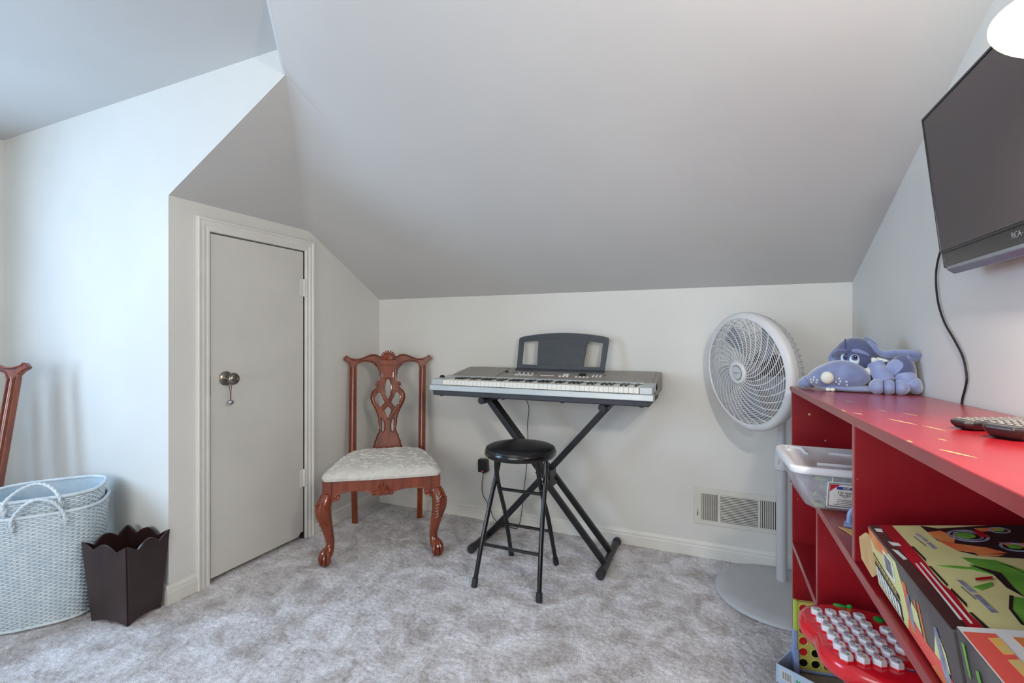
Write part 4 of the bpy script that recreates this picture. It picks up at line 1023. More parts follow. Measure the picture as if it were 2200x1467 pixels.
# ------------------------------------------------------------------ television, cable, lamp
tv = thing('television', 'black flat television tilted forward on the right wall above the bookcase', 'television', (.475, .83, 1.485), (0, R(-6.2), 0))
TH, TWD = .186, .625     # half height, width ; local: -x is the screen side, y along the wall
MB().box(0, .035, 0, TWD, -TH, TH).build('frame', 'tv_frame', tv, .006, 3)
MB().box(.03, .055, .06, TWD - .06, -TH + .05, TH - .06).build('back_housing', 'tv_frame', tv, .01, 3)
b = MB().prism([(.010, -TH + .042), (TWD - .010, -TH + .042), (TWD - .010, TH - .012), (.010, TH - .012)], 0, .0015, xf=frame((-.0002, 0, 0), (0, 1, 0), (0, 0, 1), (-1, 0, 0))); b.build('screen', 'tv_screen', tv)
b = MB()
for y0, y1, z0, z1 in ((.004, .0095, -TH + .036, TH - .005), (TWD - .0095, TWD - .004, -TH + .036, TH - .005), (.004, TWD - .004, TH - .011, TH - .005), (.004, TWD - .004, -TH + .036, -TH + .0405)): b.box(-.0035, .0, y0, y1, z0, z1)
b.build('bezel', 'black_gloss', tv, .0015)
b = MB(); prof = [(-.001, -TH + .004), (-.001, -TH - .004), (.012, -TH - .016), (.030, -TH - .012), (.033, -TH)]
b.prism(prof, .02, TWD - .008, xf=frame((0, 0, 0), (1, 0, 0), (0, 0, 1), (0, -1, 0)) @ Matrix.Translation((0, 0, -TWD))); b.build('lower_strip', 'tv_silver', tv, .002)
text_obj('brand_lettering', 'RCA', .016, 'tv_silver', tv, frame((-.0012, .312, -TH + .022), (0, -1, 0), (0, 0, 1), (-1, 0, 0)), .0003)
MB().ball((-.001, TWD - .016, -TH + .018), .0015).build('power_light', 'tv_silver', tv)
MB().box(.05, .085, .22, .40, -.08, .08).build('wall_mount', 'black_satin', tv, .003)
cb = MB().tube(smooth_path([(.555, 1.30, 1.42), (.560, 1.40, 1.38), (.563, 1.56, 1.42), (.565, 1.655, 1.393), (.566, 1.706, 1.327), (.566, 1.699, 1.247), (.566, 1.657, 1.181), (.566, 1.587, 1.124), (.567, 1.548, 1.084), (.568, 1.533, 1.038), (.5685, 1.543, 1.008), (.569, 1.561, .972), (.569, 1.57, .90)], 8), .0026, 8).build('television_cable', 'cable')
tag(cb, 'thin black cable hanging from the television down behind the bookcase', 'cable')

LPOS = Vector((.365, .755, 1.513))
lamp = thing('wall_lamp', 'white bell lamp shade glowing at the top right corner', 'lamp', LPOS)
ldir = Vector((-.32, -.14, -.94)).normalized()           # opening direction of the shade
lx = ldir.cross(Vector((0, 0, 1))).normalized(); ly = ldir.cross(lx)
lxf = frame((0, 0, 0), lx * .82, ly * .82, ldir * .82)
sh = MB().lathe([(.020, -.085), (.030, -.078), (.040, -.055), (.050, -.025), (.064, .0), (.072, .012), (.074, .016), (.072, .017), (.069, .013), (.061, .0), (.047, -.024), (.037, -.053), (.028, -.075), (.018, -.082)], 48, lxf, closed=True).build('lamp_shade', 'shade', lamp, angle=60)
MB().ball(tuple(lxf @ Vector((0, 0, -.030))), .022, nu=20, nv=14).build('bulb', 'bulb', lamp)
MB().lathe([(.019, -.115), (.021, -.085), (.016, -.070)], 20, lxf).build('socket', 'arm', lamp)
p0 = lxf @ Vector((0, 0, -.112))
MB().tube(smooth_path([tuple(p0), (p0.x + .05, p0.y + .02, p0.z + .06), (.180, .02, .17), (.222, -.06, .16)], 6), .007, 10).build('arm', 'arm', lamp)
MB().lathe([(.05, 0), (.05, .008), (.035, .014), (.0001, .015)], 28, frame((.2295, -.06, .16), (0, 1, 0), (0, 0, 1), (-1, 0, 0))).build('wall_plate', 'arm', lamp)
pl = bpy.data.lights.new('lamp_light', 'POINT'); pl.energy = 24.0; pl.color = (1.0, .91, .80); pl.shadow_soft_size = .03
po = bpy.data.objects.new('lamp_light', pl); COL.objects.link(po); po.parent = lamp; po.location = lxf @ Vector((0, 0, .012))

# second head added to the lamp, unseen, turned up to brighten the right side
u2 = Vector((.02, -.33, .175)); d2 = Vector((-.35, .35, .87)).normalized()
x2 = d2.cross(Vector((0, 0, 1))).normalized(); y2 = d2.cross(x2)
lx2 = frame(u2, x2 * .82, y2 * .82, d2 * .82)
o = sh.copy(); o.data = sh.data.copy(); o.data.transform(lx2 @ lxf.inverted()); COL.objects.link(o); o.parent = lamp
MB().ball(tuple(lx2 @ Vector((0, 0, -.030))), .022, nu=20, nv=14).build('bulb', 'bulb', lamp)
MB().lathe([(.019, -.115), (.021, -.085), (.016, -.070)], 20, lx2).build('socket', 'arm', lamp)
q2 = lx2 @ Vector((0, 0, -.112))
MB().tube(smooth_path([tuple(q2), (q2.x + .04, q2.y + .02, q2.z - .03), (.19, -.16, .13), (.222, -.07, .155)], 6), .007, 10).build('arm', 'arm', lamp)
pl2 = bpy.data.lights.new('added_light_upper', 'POINT'); pl2.energy = 26.0; pl2.color = (1.0, .975, .94); pl2.shadow_soft_size = .045
po2 = bpy.data.objects.new('added_light_upper', pl2); COL.objects.link(po2); po2.parent = lamp; po2.location = lx2 @ Vector((0, 0, .03))

# ------------------------------------------------------------------ plush dog
pr = Vector((.9775, -.211, 0)); pd = Vector((.211, .9775, 0))
PZ = tz(1.86, ZT)
pg = thing('plush_dog', 'blue plush dog with droopy ears and white nose lying on the bookcase', 'plush toy', (.394, 1.826, PZ), (0, 0, math.atan2(pr.y, pr.x)))
# local: x right, y away from the viewer, z up
def pball(b, x, y, z, rx, ry, rz, rot=None, p=2.0): return b.ball((x, y, z), rx, ry, rz, 28, 18, None, rot, p)
def body_seam(b, pts, r=.0009): return b.tube(smooth_path(pts, 5), r, 5)
b = MB(); pball(b, .085, .105, .060, .075, .070, .060); pball(b, .128, .062, .062, .036, .055, .062); b.build('body', 'plush_d', pg, angle=80)
b = MB(); pball(b, .010, .100, .112, .062, .058, .066, Matrix.Rotation(R(-8), 3, 'Y')); hd = b.build('head', 'plush_d', pg, angle=80)
def face(x, z, y0=.100, d=0.0):     # point on the front of the head ellipsoid
    q = 1 - ((x - .010) / .062) ** 2 - ((z - .112) / .066) ** 2
    return (x, y0 - .058 * math.sqrt(max(q, .02)) - d, z)
b = MB(); pts_ = [face(-.019 + .006 * t, .172 - .086 * t, d=.001) for t in [k / 8 for k in range(9)]]; body_seam(b, pts_, .0016); b.build('brow_seam', 'thread', hd)
# wide muzzle: squashed dome with two jowls
def muz(u, v):
    th = 2 * math.pi * u; ph = math.pi * (v - .5)
    cx, sx = math.cos(th), math.sin(th)
    rr = math.cos(ph)
    x = .088 * rr * cx; y = .066 * rr * sx; z = .058 * math.sin(ph)
    x = math.copysign(.088 * (abs(x) / .088) ** .88, x)
    if z > 0: x *= 1 - .30 * (z / .058) ** 1.5
    if z < 0: z *= .72
    dip = .010 * math.exp(-((x + .004) / .016) ** 2) * (1 if sx < 0 else 0) * (rr ** 2)
    return (x - .038 + .012 * (z / .058), y + .052 + dip, max(z, -.040) + .044)
b = MB().grid(muz, 48, 26, True, None, True); mz = b.build('muzzle', 'plush', hd, angle=80)
b = MB(); pball(b, -.006, .052, .011, .094, .060, .011); b.build('lower_lip', 'plush_l', hd, angle=80)
b = MB(); pball(b, -.066, -.012, .046, .0185, .016, .0205); b.build('nose', 'plush_w', hd)
for tx_ in (-.0635, -.0515): b = MB(); pball(b, tx_, -.006, .0075, .0075, .006, .0065); b.build('tooth', 'plush_w', hd)
def onmuz(x, z):
    best = None
    for i in range(200):
        for j in range(0, 60):
            p = muz(.5 + .5 * i / 200, j / 60)
            d = (p[0] - x) ** 2 + (p[2] - z) ** 2
            if best is None or d < best[0]: best = (d, p)
    return best[1]
fr_ = [(-.103, .045), (-.113, .036), (-.104, .035), (-.094, .035), (-.110, .027), (-.096, .027), (-.034, .045), (-.042, .034), (-.030, .036), (-.014, .036), (-.034, .026), (-.014, .026)]
fproto = None
for x, z in fr_:
    p = onmuz(x, z)
    if fproto is None: fproto = MB().ball((0, 0, 0), .0027, .0016, .0033, 10, 6).build('freckle', 'plush_w', hd); fproto.location = p
    else: copy_obj(fproto, hd, p)
for x, z, rx, tl in ((-.020, .107, .0105, -12), (.006, .107, .0145, 8)):
    p = face(x, z)
    e = MB().ball((p[0], p[1] + .003, p[2] - .004), rx, .008, .020, 24, 16, None, Matrix.Rotation(R(tl), 3, 'Y')).build('eye', 'eye_w', hd)
    MB().ball((p[0] + .001, p[1] - .0035, p[2] + .004), rx * .62, .004, .010, 20, 12).build('iris', 'iris', e)
    MB().ball((p[0] + .002, p[1] - .0062, p[2] + .006), rx * .34, .0025, .006, 16, 10).build('pupil', 'pupil', e)
    MB().ball((p[0] + .003, p[1] - .0088, p[2] + .0085), .0014, .001, .0016, 10, 6).build('eye_glint', 'white_pl', e)
MB().tube(smooth_path([face(-.046, .118, d=.002), face(-.036, .128, d=.006), face(-.020, .131, d=.006), face(-.012, .130, d=.003)], 5), [.004, .007, .0085, .0085, .0085, .0085, .0085, .008, .008, .0075, .0075, .007, .006, .005, .004, .003], 10).build('eyebrow', 'plush_d', hd)
MB().tube(smooth_path([face(.000, .134, d=.002), face(.014, .133, d=.004), face(.030, .128, d=.004), face(.044, .119, d=.002)], 5), [.003, .005, .0062, .0066, .0068, .0068, .0066, .0064, .006, .0058, .0055, .005, .0045, .004, .0035, .003], 10).build('eyebrow', 'plush', hd)
# ears: thick felt strips
def ear(path, w0, w1, name='ear', th=.011):
    P = smooth_path(path, 6); n_ = len(P)
    ww = [lerp(w0, w1, min(1, i / (n_ - 1) * 1.4)) * (.55 if i in (0, n_ - 1) else 1) for i in range(n_)]
    return MB().tube(P, ww, 14, flat=(.42, 1.0), up=(0, .35, 1)).build(name, 'plush', pg, angle=80)
ear([(.040, .095, .160), (.062, .085, .138), (.085, .070, .122), (.115, .060, .126), (.148, .055, .126), (.158, .056, .116), (.140, .060, .104), (.112, .066, .094), (.092, .074, .084)], .024, .024)
ear([(.030, .120, .172), (.050, .118, .160), (.060, .114, .140), (.062, .108, .118)], .020, .022)
ear([(-.036, .100, .142), (-.050, .098, .122), (-.053, .094, .100), (-.048, .092, .080)], .014, .014)
MB().tube(smooth_path([(.062, .060, .108), (.060, .046, .086), (.044, .040, .068), (.020, .046, .060)], 5), .013, 12, flat=(.45, 1), up=(.5, -1, .3)).build('collar', 'plush_w', pg, angle=80)
MB().tube(smooth_path([(.064, .064, .104), (.082, .058, .098), (.096, .058, .092)], 5), .012, 12, flat=(.45, 1), up=(0, -1, .4)).build('collar_tail', 'plush_w', pg, angle=80)
# legs and paws
lg = MB().tube(smooth_path([(.060, .046, .094), (.072, .034, .066), (.086, .020, .036)], 6), [.022] * 5 + [.0245] * 4 + [.026] * 4, 18).build('front_leg', 'plush_l', pg, angle=80)
def paw(name, cs, r, par):
    q = MB()
    for c in cs: pball(q, *c, *r)
    return q.build(name, 'plush_l', par, angle=80)
pw_ = MB(); 
for k, xx in enumerate((.064, .092, .122)): pball(pw_, xx, .006 + .004 * k, .0235, .022 if k != 1 else .021, .034, .0235)
pwo = pw_.build('paw', 'plush_l', lg, angle=80)
b = MB()
for xx in (.0785, .107): b.tube([(xx, .008 + .0335 * math.sin(a) * -1, .0235 + .0215 * math.cos(a)) for a in [R(-20 + 14 * k) for k in range(12)]], .0012, 5)
b.build('paw_seam', 'thread', pwo)
hl = MB(); pball(hl, .120, .040, .078, .034, .030, .032); hlo = hl.build('hind_leg', 'plush_l', pg, angle=80)
hp_ = MB(); pball(hp_, .134, .030, .052, .030, .030, .026, Matrix.Rotation(R(35), 3, 'Y')); pball(hp_, .150, .030, .034, .024, .034, .024, Matrix.Rotation(R(40), 3, 'Y')); pball(hp_, .160, .040, .022, .016, .034, .020); hp_.build('paw', 'plush_l', hlo, angle=80)
MB().ball((-.124, .075, .022), .026, .034, .022).ball((-.136, .062, .018), .018, .026, .017).build('paw', 'plush', pg, angle=80)

# ------------------------------------------------------------------ remote controls
def remote(name, label, loc, rz, L_, W_, H_):
    t = thing(name, label, 'remote control', loc, (0, -R(0), rz), 'remote controls on the bookcase')
    pts = [(-W_ / 2 + .008, -L_ / 2), (W_ / 2 - .008, -L_ / 2), (W_ / 2, -L_ / 2 + .008), (W_ / 2, L_ / 2 - .02), (W_ / 2 - .010, L_ / 2), (-W_ / 2 + .010, L_ / 2), (-W_ / 2, L_ / 2 - .02), (-W_ / 2, -L_ / 2 + .008)]
    b = MB(); nn = len(pts); vs = []
    for sc_, z in ((.55, 0), (.82, H_ * .22), (.97, H_ * .6), (1.0, H_ * .86), (.97, H_)):
        vs += [(x * sc_, y * (1 - (1 - sc_) * .5), z) for x, y in pts]
    fs = [tuple(range(nn))[::-1], tuple(range(4 * nn, 5 * nn))] + [(k * nn + i, k * nn + (i + 1) % nn, (k + 1) * nn + (i + 1) % nn, (k + 1) * nn + i) for k in range(4) for i in range(nn)]
    b.add(vs, fs).build('body', 'remote', t, .002, 3)
    MB().prism([(x * .88, y * .95) for x, y in pts], H_ - .0005, H_ + .0012).build('face_plate', 'remote_face', t, .0005)
    bt = None
    for r_ in range(9):
        for c_ in range(4):
            l = ((c_ - 1.5) * W_ * .2, -L_ * .40 + r_ * L_ * .088, H_ + .001)
            if bt is None: bt = MB().box(-.0034, .0034, -.0026, .0026, 0, .0026).build('button', 'remote_btn', t, .0009, 1); bt.location = l
            else: copy_obj(bt, t, l)
    return t
remote('remote_control', 'chunky black remote control nearest the camera on the bookcase top', (.447, .985, tz(1.0, ZT)), R(-52), .165, .050, .022)
remote('remote_control', 'thin dark remote control with pointed tip behind the chunky remote', (.440, 1.058, tz(1.06, ZT)), R(-66), .160, .040, .016)

# ------------------------------------------------------------------ shoe box with lid
SZ = tz(1.6, ZM)
sb = thing('storage_box', 'clear plastic shoe box with white lid on the middle shelf', 'storage box', (.352, 1.590, SZ), (0, 0, R(2.5)))
def rrect(hx, hy, r, n=6):
    out = []
    for cx, cy, a0 in ((hx - r, hy - r, 0), (-hx + r, hy - r, 90), (-hx + r, -hy + r, 180), (hx - r, -hy + r, 270)):
        for k in range(n + 1): a = R(a0 + 90 * k / n); out.append((cx + r * math.cos(a), cy + r * math.sin(a)))
    return out
b = MB(); levels = [(.118, .085, .020, .0005), (.138, .103, .026, .012), (.158, .118, .028, .060), (.168, .128, .030, .108)]
rings = [[(x, y, z) for x, y in rrect(hx, hy, r)] for hx, hy, r, z in levels]; nn = len(rings[0])
b.add([p for r_ in rings for p in r_], [tuple(range(nn))[::-1]] + [(k * nn + i, k * nn + (i + 1) % nn, (k + 1) * nn + (i + 1) % nn, (k + 1) * nn + i) for k in range(3) for i in range(nn)], True)
o = b.build('box', 'clear', sb, angle=40); q = o.modifiers.new('t', 'SOLIDIFY'); q.thickness = .0015
b = MB(); lv = [(.179, .139, .030, .106), (.181, .141, .031, .110), (.181, .141, .031, .119), (.177, .137, .030, .124), (.168, .128, .026, .1245), (.164, .124, .024, .121)]
rings = [[(x, y, z) for x, y in rrect(hx, hy, r)] for hx, hy, r, z in lv]
b.add([p for r_ in rings for p in r_], [tuple(range(nn))[::-1]] + [(k * nn + i, k * nn + (i + 1) % nn, (k + 1) * nn + (i + 1) % nn, (k + 1) * nn + i) for k in range(5) for i in range(nn)] + [tuple(range(5 * nn, 6 * nn))], True)
ld = b.build('lid', 'lid', sb, angle=40)
b = MB(); b.tube(smooth_path([(-.150, .07, .1215), (-.150, .10, .1225), (-.115, .105, .1225), (-.112, .05, .1225), (-.112, .035, .1215)], 4), .0045, 8); b.tube([(-.11, -.085, .1215), (-.06, -.088, .1225), (-.03, -.085, .1215)], .005, 8); b.tube([(-.05, .06, .1215), (.0, .055, .1225), (.03, .06, .1215)], .005, 8); q_ = b.build('lid_ridge', 'lid', ld); q_['kind'] = 'stuff'
# front label (long side faces the viewer)
fy = lambda z: -(.103 + (z - .012) * (.025 / .096)) - .0012
lt = math.atan(.025 / .096)
lxf2 = frame((-.091, fy(.012) - .0035, .020), (.60, 0, 0), (0, -.86 * math.sin(lt), .86 * math.cos(lt)), (0, -math.cos(lt), -math.sin(lt)))
lb = MB().prism([(x + .062, y + .040) for x, y in rrect(.060, .036, .005, 3)], .0003, .0010, xf=lxf2).build('label', 'paper_w', sb)
MB().prism([(.003, .075), (.040, .0755), (.014, .060), (.003, .050)], .0011, .0014, xf=lxf2).build('label_red_corner', 'red_ink', lb)
MB().box(.028, .100, .060, .069, .0011, .0014, lxf2).build('label_blue_band', 'blue_ink', lb)
text_obj('label_text', 'HOME', .0095, 'paper_w', lb, lxf2 @ Matrix.Translation((.064, .0645, .0016)), .0002)
text_obj('label_text', '9 Qt. Large', .0110, 'ink_k', lb, lxf2 @ Matrix.Translation((.058, .050, .0012)), .0002)
text_obj('label_text', 'Shoe Box', .0110, 'ink_k', lb, lxf2 @ Matrix.Translation((.060, .041, .0012)), .0002)
text_obj('label_text', 'with lid', .0052, 'ink_k', lb, lxf2 @ Matrix.Translation((.060, .034, .0012)), .0002)
b = MB()
for k, (x0, x1) in enumerate(((.034, .090), (.030, .094), (.032, .092), (.020, .106))): b.box(x0, x1, .0245 - .0055 * k, .0262 - .0055 * k, .0011, .0014, lxf2)
q_ = b.build('label_small_print', 'ink_g', lb); q_['kind'] = 'stuff'
b = MB()
b.tube([tuple(lxf2 @ Vector((x, y, .001))) for x, y in rrect(.066, .042, .006, 4) and [(x + .062, y + .040) for x, y in rrect(.066, .042, .006, 4)]], .0016, 6, closed=True); b.tube([tuple(lxf2 @ Vector((.012, .082, .001))), tuple(lxf2 @ Vector((.010, .099, .001)))], .0012, 6); b.build('label_frame', 'lid', sb)
# toys seen through the clear plastic
for i in range(9):
    x = random.uniform(-.12, -.03) if i < 7 else random.uniform(0, .1); y = random.uniform(-.08, .06); z = .010 + random.random() * .05
    pts = [(x + random.uniform(-.03, .03), y + random.uniform(-.02, .02), max(.008, z + random.uniform(-.02, .03))) for _ in range(4)]
    o = MB().tube(smooth_path(pts, 4), [random.uniform(.004, .008)] * 13, 7).build('plastic_figure', 'toy_y' if i % 3 else 'toy_grey', None)
    o.matrix_world = Matrix.Translation((.352, 1.590, SZ)) @ Matrix.Rotation(R(2.5), 4, 'Z')
    tag(o, 'small moulded plastic toy figure lying inside the clear shoe box', 'toy', 'toy figures in the shoe box')

# small things on the middle shelf
z = tz(1.42, ZM)
bt = thing('blue_clip_toy', 'small blue plastic toy with a looped handle beside the shoe box', 'toy', (.309, 1.385, z))
MB().prism([(-.030, -.014), (.03, -.018), (.034, .012), (-.022, .014)], 0, .008).build('base', 'c4_blue', bt, .002)
MB().tube(smooth_path([(-.016, 0, .006), (-.014, 0, .030), (-.004, 0, .043), (.010, 0, .036), (.014, 0, .006)], 5), .0058, 8).build('loop', 'c4_blue', bt)
z = tz(1.29, ZM)
yc = thing('game_card', 'yellow printed card lying at the edge of the middle shelf', 'card', (.300, 1.290, z), (0, 0, R(-8)))
MB().prism([(-.022, .018), (-.044, .060), (.05, .045), (.05, -.02), (.0, -.030)], .0002, .0012).build('card', 'box_gold', yc)
MB().prism([(-.016, .022), (.004, .030), (.006, .020), (-.010, .012)], .0012, .0016).build('print', 'blue_ink', yc)
# ------------------------------------------------------------------ toy boxes
TR = (0, R(-9), 0)
t1 = thing('toy_box', 'yellow and red toy box with vehicle pictures tilted on the middle shelf', 'box', (.262, .70, tz(.86, ZM) + .004), TR)
TL, TW, THH = .328, .285, .105
MB().box(0, TW, 0, TL, 0, THH).build('carton', 'box_side', t1, .0015)
def flat(name, m, polys, par, axis='top', lift=.0006, h=.0004):
    b = MB()
    xf = frame((0, 0, THH), (1, 0, 0), (0, 1, 0), (0, 0, 1)) if axis == 'top' else frame((0, 0, 0), (0, -1, 0), (0, 0, 1), (-1, 0, 0))
    for p in polys:
        b = MB()
        if isinstance(p, dict): b.prism(p['o'], lift, lift + h, (p['h'],), xf)
        else: b.prism(p, lift, lift + h, (), xf)
        b.build(name, m, par)
T = lambda l: [(x - .025, y - .025) for x, y in l]
flat('printed_ground', 'box_y', [[(.030, .002), (TW - .002, .002), (TW - .002, TL - .002), (.034, TL - .002)]], t1, lift=.0001)
flat('printed_band', 'box_brown', [[(.001, .001), (.018, .001), (.016, TL - .001), (.001, TL - .001)]], t1, lift=.0004)
flat('printed_band', 'box_red', [[(.0165, .001), (.033, .001), (.030, .04), (.034, .09), (.029, .12), (.033, .17), (.034, .22), (.034, TL - .001), (.0155, TL - .001)]], t1, lift=.0004)
flat('printed_edge', 'ink_k', [[(.033, .001), (.037, .004), (.034, .04), (.031, .04)], [(.034, .052), (.037, .060), (.036, .10), (.033, .095)], [(.033, .105), (.036, .11), (.036, .165), (.033, .165)], [(.035, .18), (.038, .19), (.037, .235), (.034, .235)]], t1, lift=.0007)
flat('printed_text_lines', 'paper_w', [T([(.045, .198), (.047, .198), (.0435, .047), (.041, .047)]), T([(.0515, .201), (.0535, .201), (.0505, .040), (.048, .040)])], t1, lift=.0008)
flat('printed_icons', 'paper_w', [T([(.034, .278), (.046, .272), (.047, .262), (.036, .262)]), T([(.031, .248), (.037, .243), (.040, .212), (.035, .210)]), T([(.030, .335), (.040, .333), (.038, .318), (.030, .322)])], t1, lift=.0008)
flat('printed_engine', 'ink_k', [T([(.098, .348), (.118, .335), (.20, .352), (.30, .345), (.30, .225), (.18, .222), (.128, .230), (.112, .245), (.100, .285)])], t1, lift=.0008)
flat('printed_engine_body', 'box_org', [T([(.098, .318), (.118, .325), (.128, .30), (.118, .275), (.102, .285)]), T([(.100, .282), (.118, .272), (.150, .258), (.165, .240), (.136, .236), (.110, .247)]), T([(.165, .335), (.20, .340), (.20, .330), (.17, .322)]), T([(.172, .278), (.215, .275), (.215, .262), (.18, .260)]), T([(.128, .236), (.16, .234), (.15, .228), (.13, .229)])], t1, lift=.0012)
rp = []
def ringpoly(cx, cy, r0, r1, ry=1.0, n=28):
    return [dict(o=circ(cx, cy, r1, n, r1 * ry), h=circ(cx, cy, r0, n, r0 * ry))]
flat('printed_gear_rings', 'box_steel', ringpoly(.120, .278, .021, .025) + ringpoly(.120, .278, .0155, .018) + ringpoly(.168, .302, .010, .013) + ringpoly(.158, .236, .013, .0165), t1, lift=.0016)
flat('printed_gear_centre', 'box_green', [circ(.117, .278, .012, 14), circ(.168, .302, .006, 10), circ(.158, .236, .008, 10)], t1, lift=.0020)
flat('printed_red_block', 'box_red', [T([(.158, .322), (.168, .322), (.168, .296), (.158, .296)]), T([(.096, .153), (.117, .160), (.114, .153), (.094, .146)])], t1, lift=.0024)
flat('printed_vehicle', 'box_green', [T([(.068, .192), (.086, .194), (.104, .190), (.112, .198), (.107, .222), (.142, .215), (.165, .175), (.170, .12), (.150, .09), (.128, .105), (.126, .140), (.120, .168), (.104, .182), (.084, .186)]), T([(.085, .131), (.111, .147), (.108, .137), (.090, .122)]), T([(.114, .110), (.102, .078), (.097, .044), (.125, .03), (.15, .07), (.14, .10)])], t1, lift=.0008)
flat('printed_vehicle_shadow', 'ink_k', [T([(.107, .198), (.119, .186), (.131, .173), (.126, .132), (.126, .107), (.119, .132), (.121, .170), (.110, .190)]), T([(.113, .112), (.098, .078), (.094, .044), (.097, .042), (.101, .077), (.116, .110)]), T([(.142, .205), (.150, .195), (.158, .168), (.150, .190)])], t1, lift=.0012)
flat('printed_caption', 'box_steel', [T([(.079, .312), (.084, .312), (.088, .282), (.083, .280)]), T([(.083, .276), (.088, .276), (.089, .252), (.084, .252)]), T([(.075, .150), (.081, .148), (.083, .116), (.077, .116)]), T([(.077, .110), (.083, .110), (.084, .068), (.078, .068)])], t1, lift=.0008)
flat('printed_caption_shadow', 'ink_g', [T([(.074, .300), (.0755, .300), (.079, .262), (.0775, .262)]), T([(.072, .130), (.0735, .130), (.076, .098), (.0745, .098)])], t1, lift=.0008)
# side (u = -y so mirrored: u along -y)
S = lambda l: [(-y, z) for y, z in l]
flat('printed_side_ground', 'box_y', [S([(.327, .003), (.18, .003), (.165, .045), (.19, .100), (.327, .100)])], t1, 'side', .0001)
flat('printed_side_orange', 'box_org', [S([(.327, .103), (.22, .103), (.24, .085), (.30, .075), (.327, .088)]), S([(.172, .08), (.165, .012), (.150, .015), (.156, .085)]), S([(.128, .075), (.126, .04), (.122, .04), (.123, .078)]), S([(.112, .08), (.110, .03), (.105, .03), (.107, .08)]), S([(.10, .003), (.0, .003), (.0, .012), (.04, .02), (.08, .016)])], t1, 'side', .0006)
flat('printed_side_coral', 'box_coral', [S([(.185, .003), (.0, .003), (.0, .020), (.05, .034), (.11, .030), (.165, .038)])], t1, 'side', .0003)
flat('printed_side_patch', 'box_y', [S([(.155, .040), (.118, .034), (.122, .060), (.140, .066)]), S([(.075, .034), (.030, .036), (.034, .058), (.055, .078), (.068, .05)])], t1, 'side', .0007)
flat('printed_barcode', 'paper_w', [S([(.250, .094), (.205, .094), (.208, .058), (.253, .058)])], t1, 'side', .0010)
flat('printed_barcode_bars', 'ink_g', [S([(.246 - .0045 * k, .090), (.2445 - .0045 * k - (.001 if k % 3 else 0), .090), (.2455 - .0045 * k - (.001 if k % 3 else 0), .064), (.247 - .0045 * k, .064)]) for k in range(8)], t1, 'side', .0014)
flat('printed_side_caption', 'ink_k', [S([(.322, .060), (.20, .045), (.20, .036), (.322, .050)]), S([(.322, .046), (.20, .032), (.20, .006), (.322, .012)])], t1, 'side', .0008)
flat('printed_side_lettering', 'paper_w', [S([(.318 - .0145 * k, .040 - .0015 * k), (.309 - .0145 * k, .039 - .0015 * k), (.309 - .0145 * k, .013 - .0005 * k), (.318 - .0145 * k, .014 - .0005 * k)]) for k in range(8)], t1, 'side', .0013)
flat('printed_side_small_lettering', 'box_gold', [S([(.316 - .012 * k, .0575 - .0014 * k), (.308 - .012 * k, .0566 - .0014 * k), (.308 - .012 * k, .0525 - .0014 * k), (.316 - .012 * k, .0535 - .0014 * k)]) for k in range(9)], t1, 'side', .0013)
flat('printed_side_robot', 'box_steel', [S([(.162, .06), (.158, .03), (.146, .02), (.142, .05), (.150, .072)]), S([(.06, .075), (.055, .03), (.045, .004), (.03, .004), (.035, .045), (.05, .08)])], t1, 'side', .0010)
# torn kraft flap at the far end
fp = MB().prism([(0, .016), (.016, .002), (.031, .030), (.028, .070), (.014, .082), (0, .078)], 0, .003, xf=frame((.004, TL, .006), (-.62, .785, 0), (0, 0, 1), (.785, .62, 0))).build('open_flap', 'card', t1)
t2 = thing('toy_box', 'coral and white printed toy box nearest the camera on the middle shelf', 'box', (.262, .24, tz(.5, ZM) + .004), TR)
TL2 = .450
MB().box(0, TW, 0, TL2, 0, THH - .001).build('carton', 'box_side', t2, .0015)
THS = THH; THH = THS - .001
flat('printed_ground', 'paper_w', [[(.001, .001), (TW - .001, .001), (TW - .001, TL2 - .001), (.001, TL2 - .001)]], t2, lift=.0001)
flat('printed_band', 'box_coral', [[(.002, .001), (.030, .001), (.030, TL2 - .012), (.002, TL2 - .012)]], t2, lift=.0006)
flat('printed_lettering', 'box_gold', [[(.021, y0), (.030, y0 + .002), (.030, y0 + .030), (.020, y0 + .028)] for y0 in [TL2 - .05 - .037 * k for k in range(8)]], t2, lift=.0010)
flat('printed_photo', 'box_org', [[(.046, TL2 - .085), (TW - .01, TL2 - .085), (TW - .01, TL2 - .016), (.042, TL2 - .016)]], t2, lift=.0006)
flat('printed_photo_shapes', 'box_coral', [circ(.070, TL2 - .062, .010, 12), circ(.095, TL2 - .070, .012, 12), circ(.060, TL2 - .040, .007, 10)], t2, lift=.0010)
flat('printed_photo_streak', 'box_gold', [[(.085, TL2 - .02), (.10, TL2 - .02), (.12, TL2 - .06), (.105, TL2 - .055)]], t2, lift=.0012)
flat('printed_mark', 'ink_k', [[(.090, TL2 - .120), (.100, TL2 - .118), (.100, TL2 - .126), (.092, TL2 - .126)]], t2, lift=.0006)
flat('printed_side_ground', 'box_y', [S([(.44, .003), (.36, .003), (.34, .06), (.37, .075), (.40, .045)]), S([(.33, .003), (.27, .003), (.27, .05), (.31, .075), (.33, .04)])], t2, 'side', .0006)
flat('printed_side_coral', 'box_coral', [S([(.445, .003), (.30, .003), (.31, .020), (.36, .040), (.445, .022)])], t2, 'side', .0003)
flat('printed_side_orange', 'box_org', [S([(.41, .003), (.37, .003), (.38, .03)]), S([(.30, .09), (.25, .06), (.25, .003), (.28, .05)])], t2, 'side', .0010)
flat('printed_side_robot', 'box_steel', [S([(.38, .065), (.37, .02), (.355, .003), (.34, .003), (.35, .05), (.365, .075)]), S([(.30, .03), (.29, .003), (.28, .003), (.285, .035)])], t2, 'side', .0014)
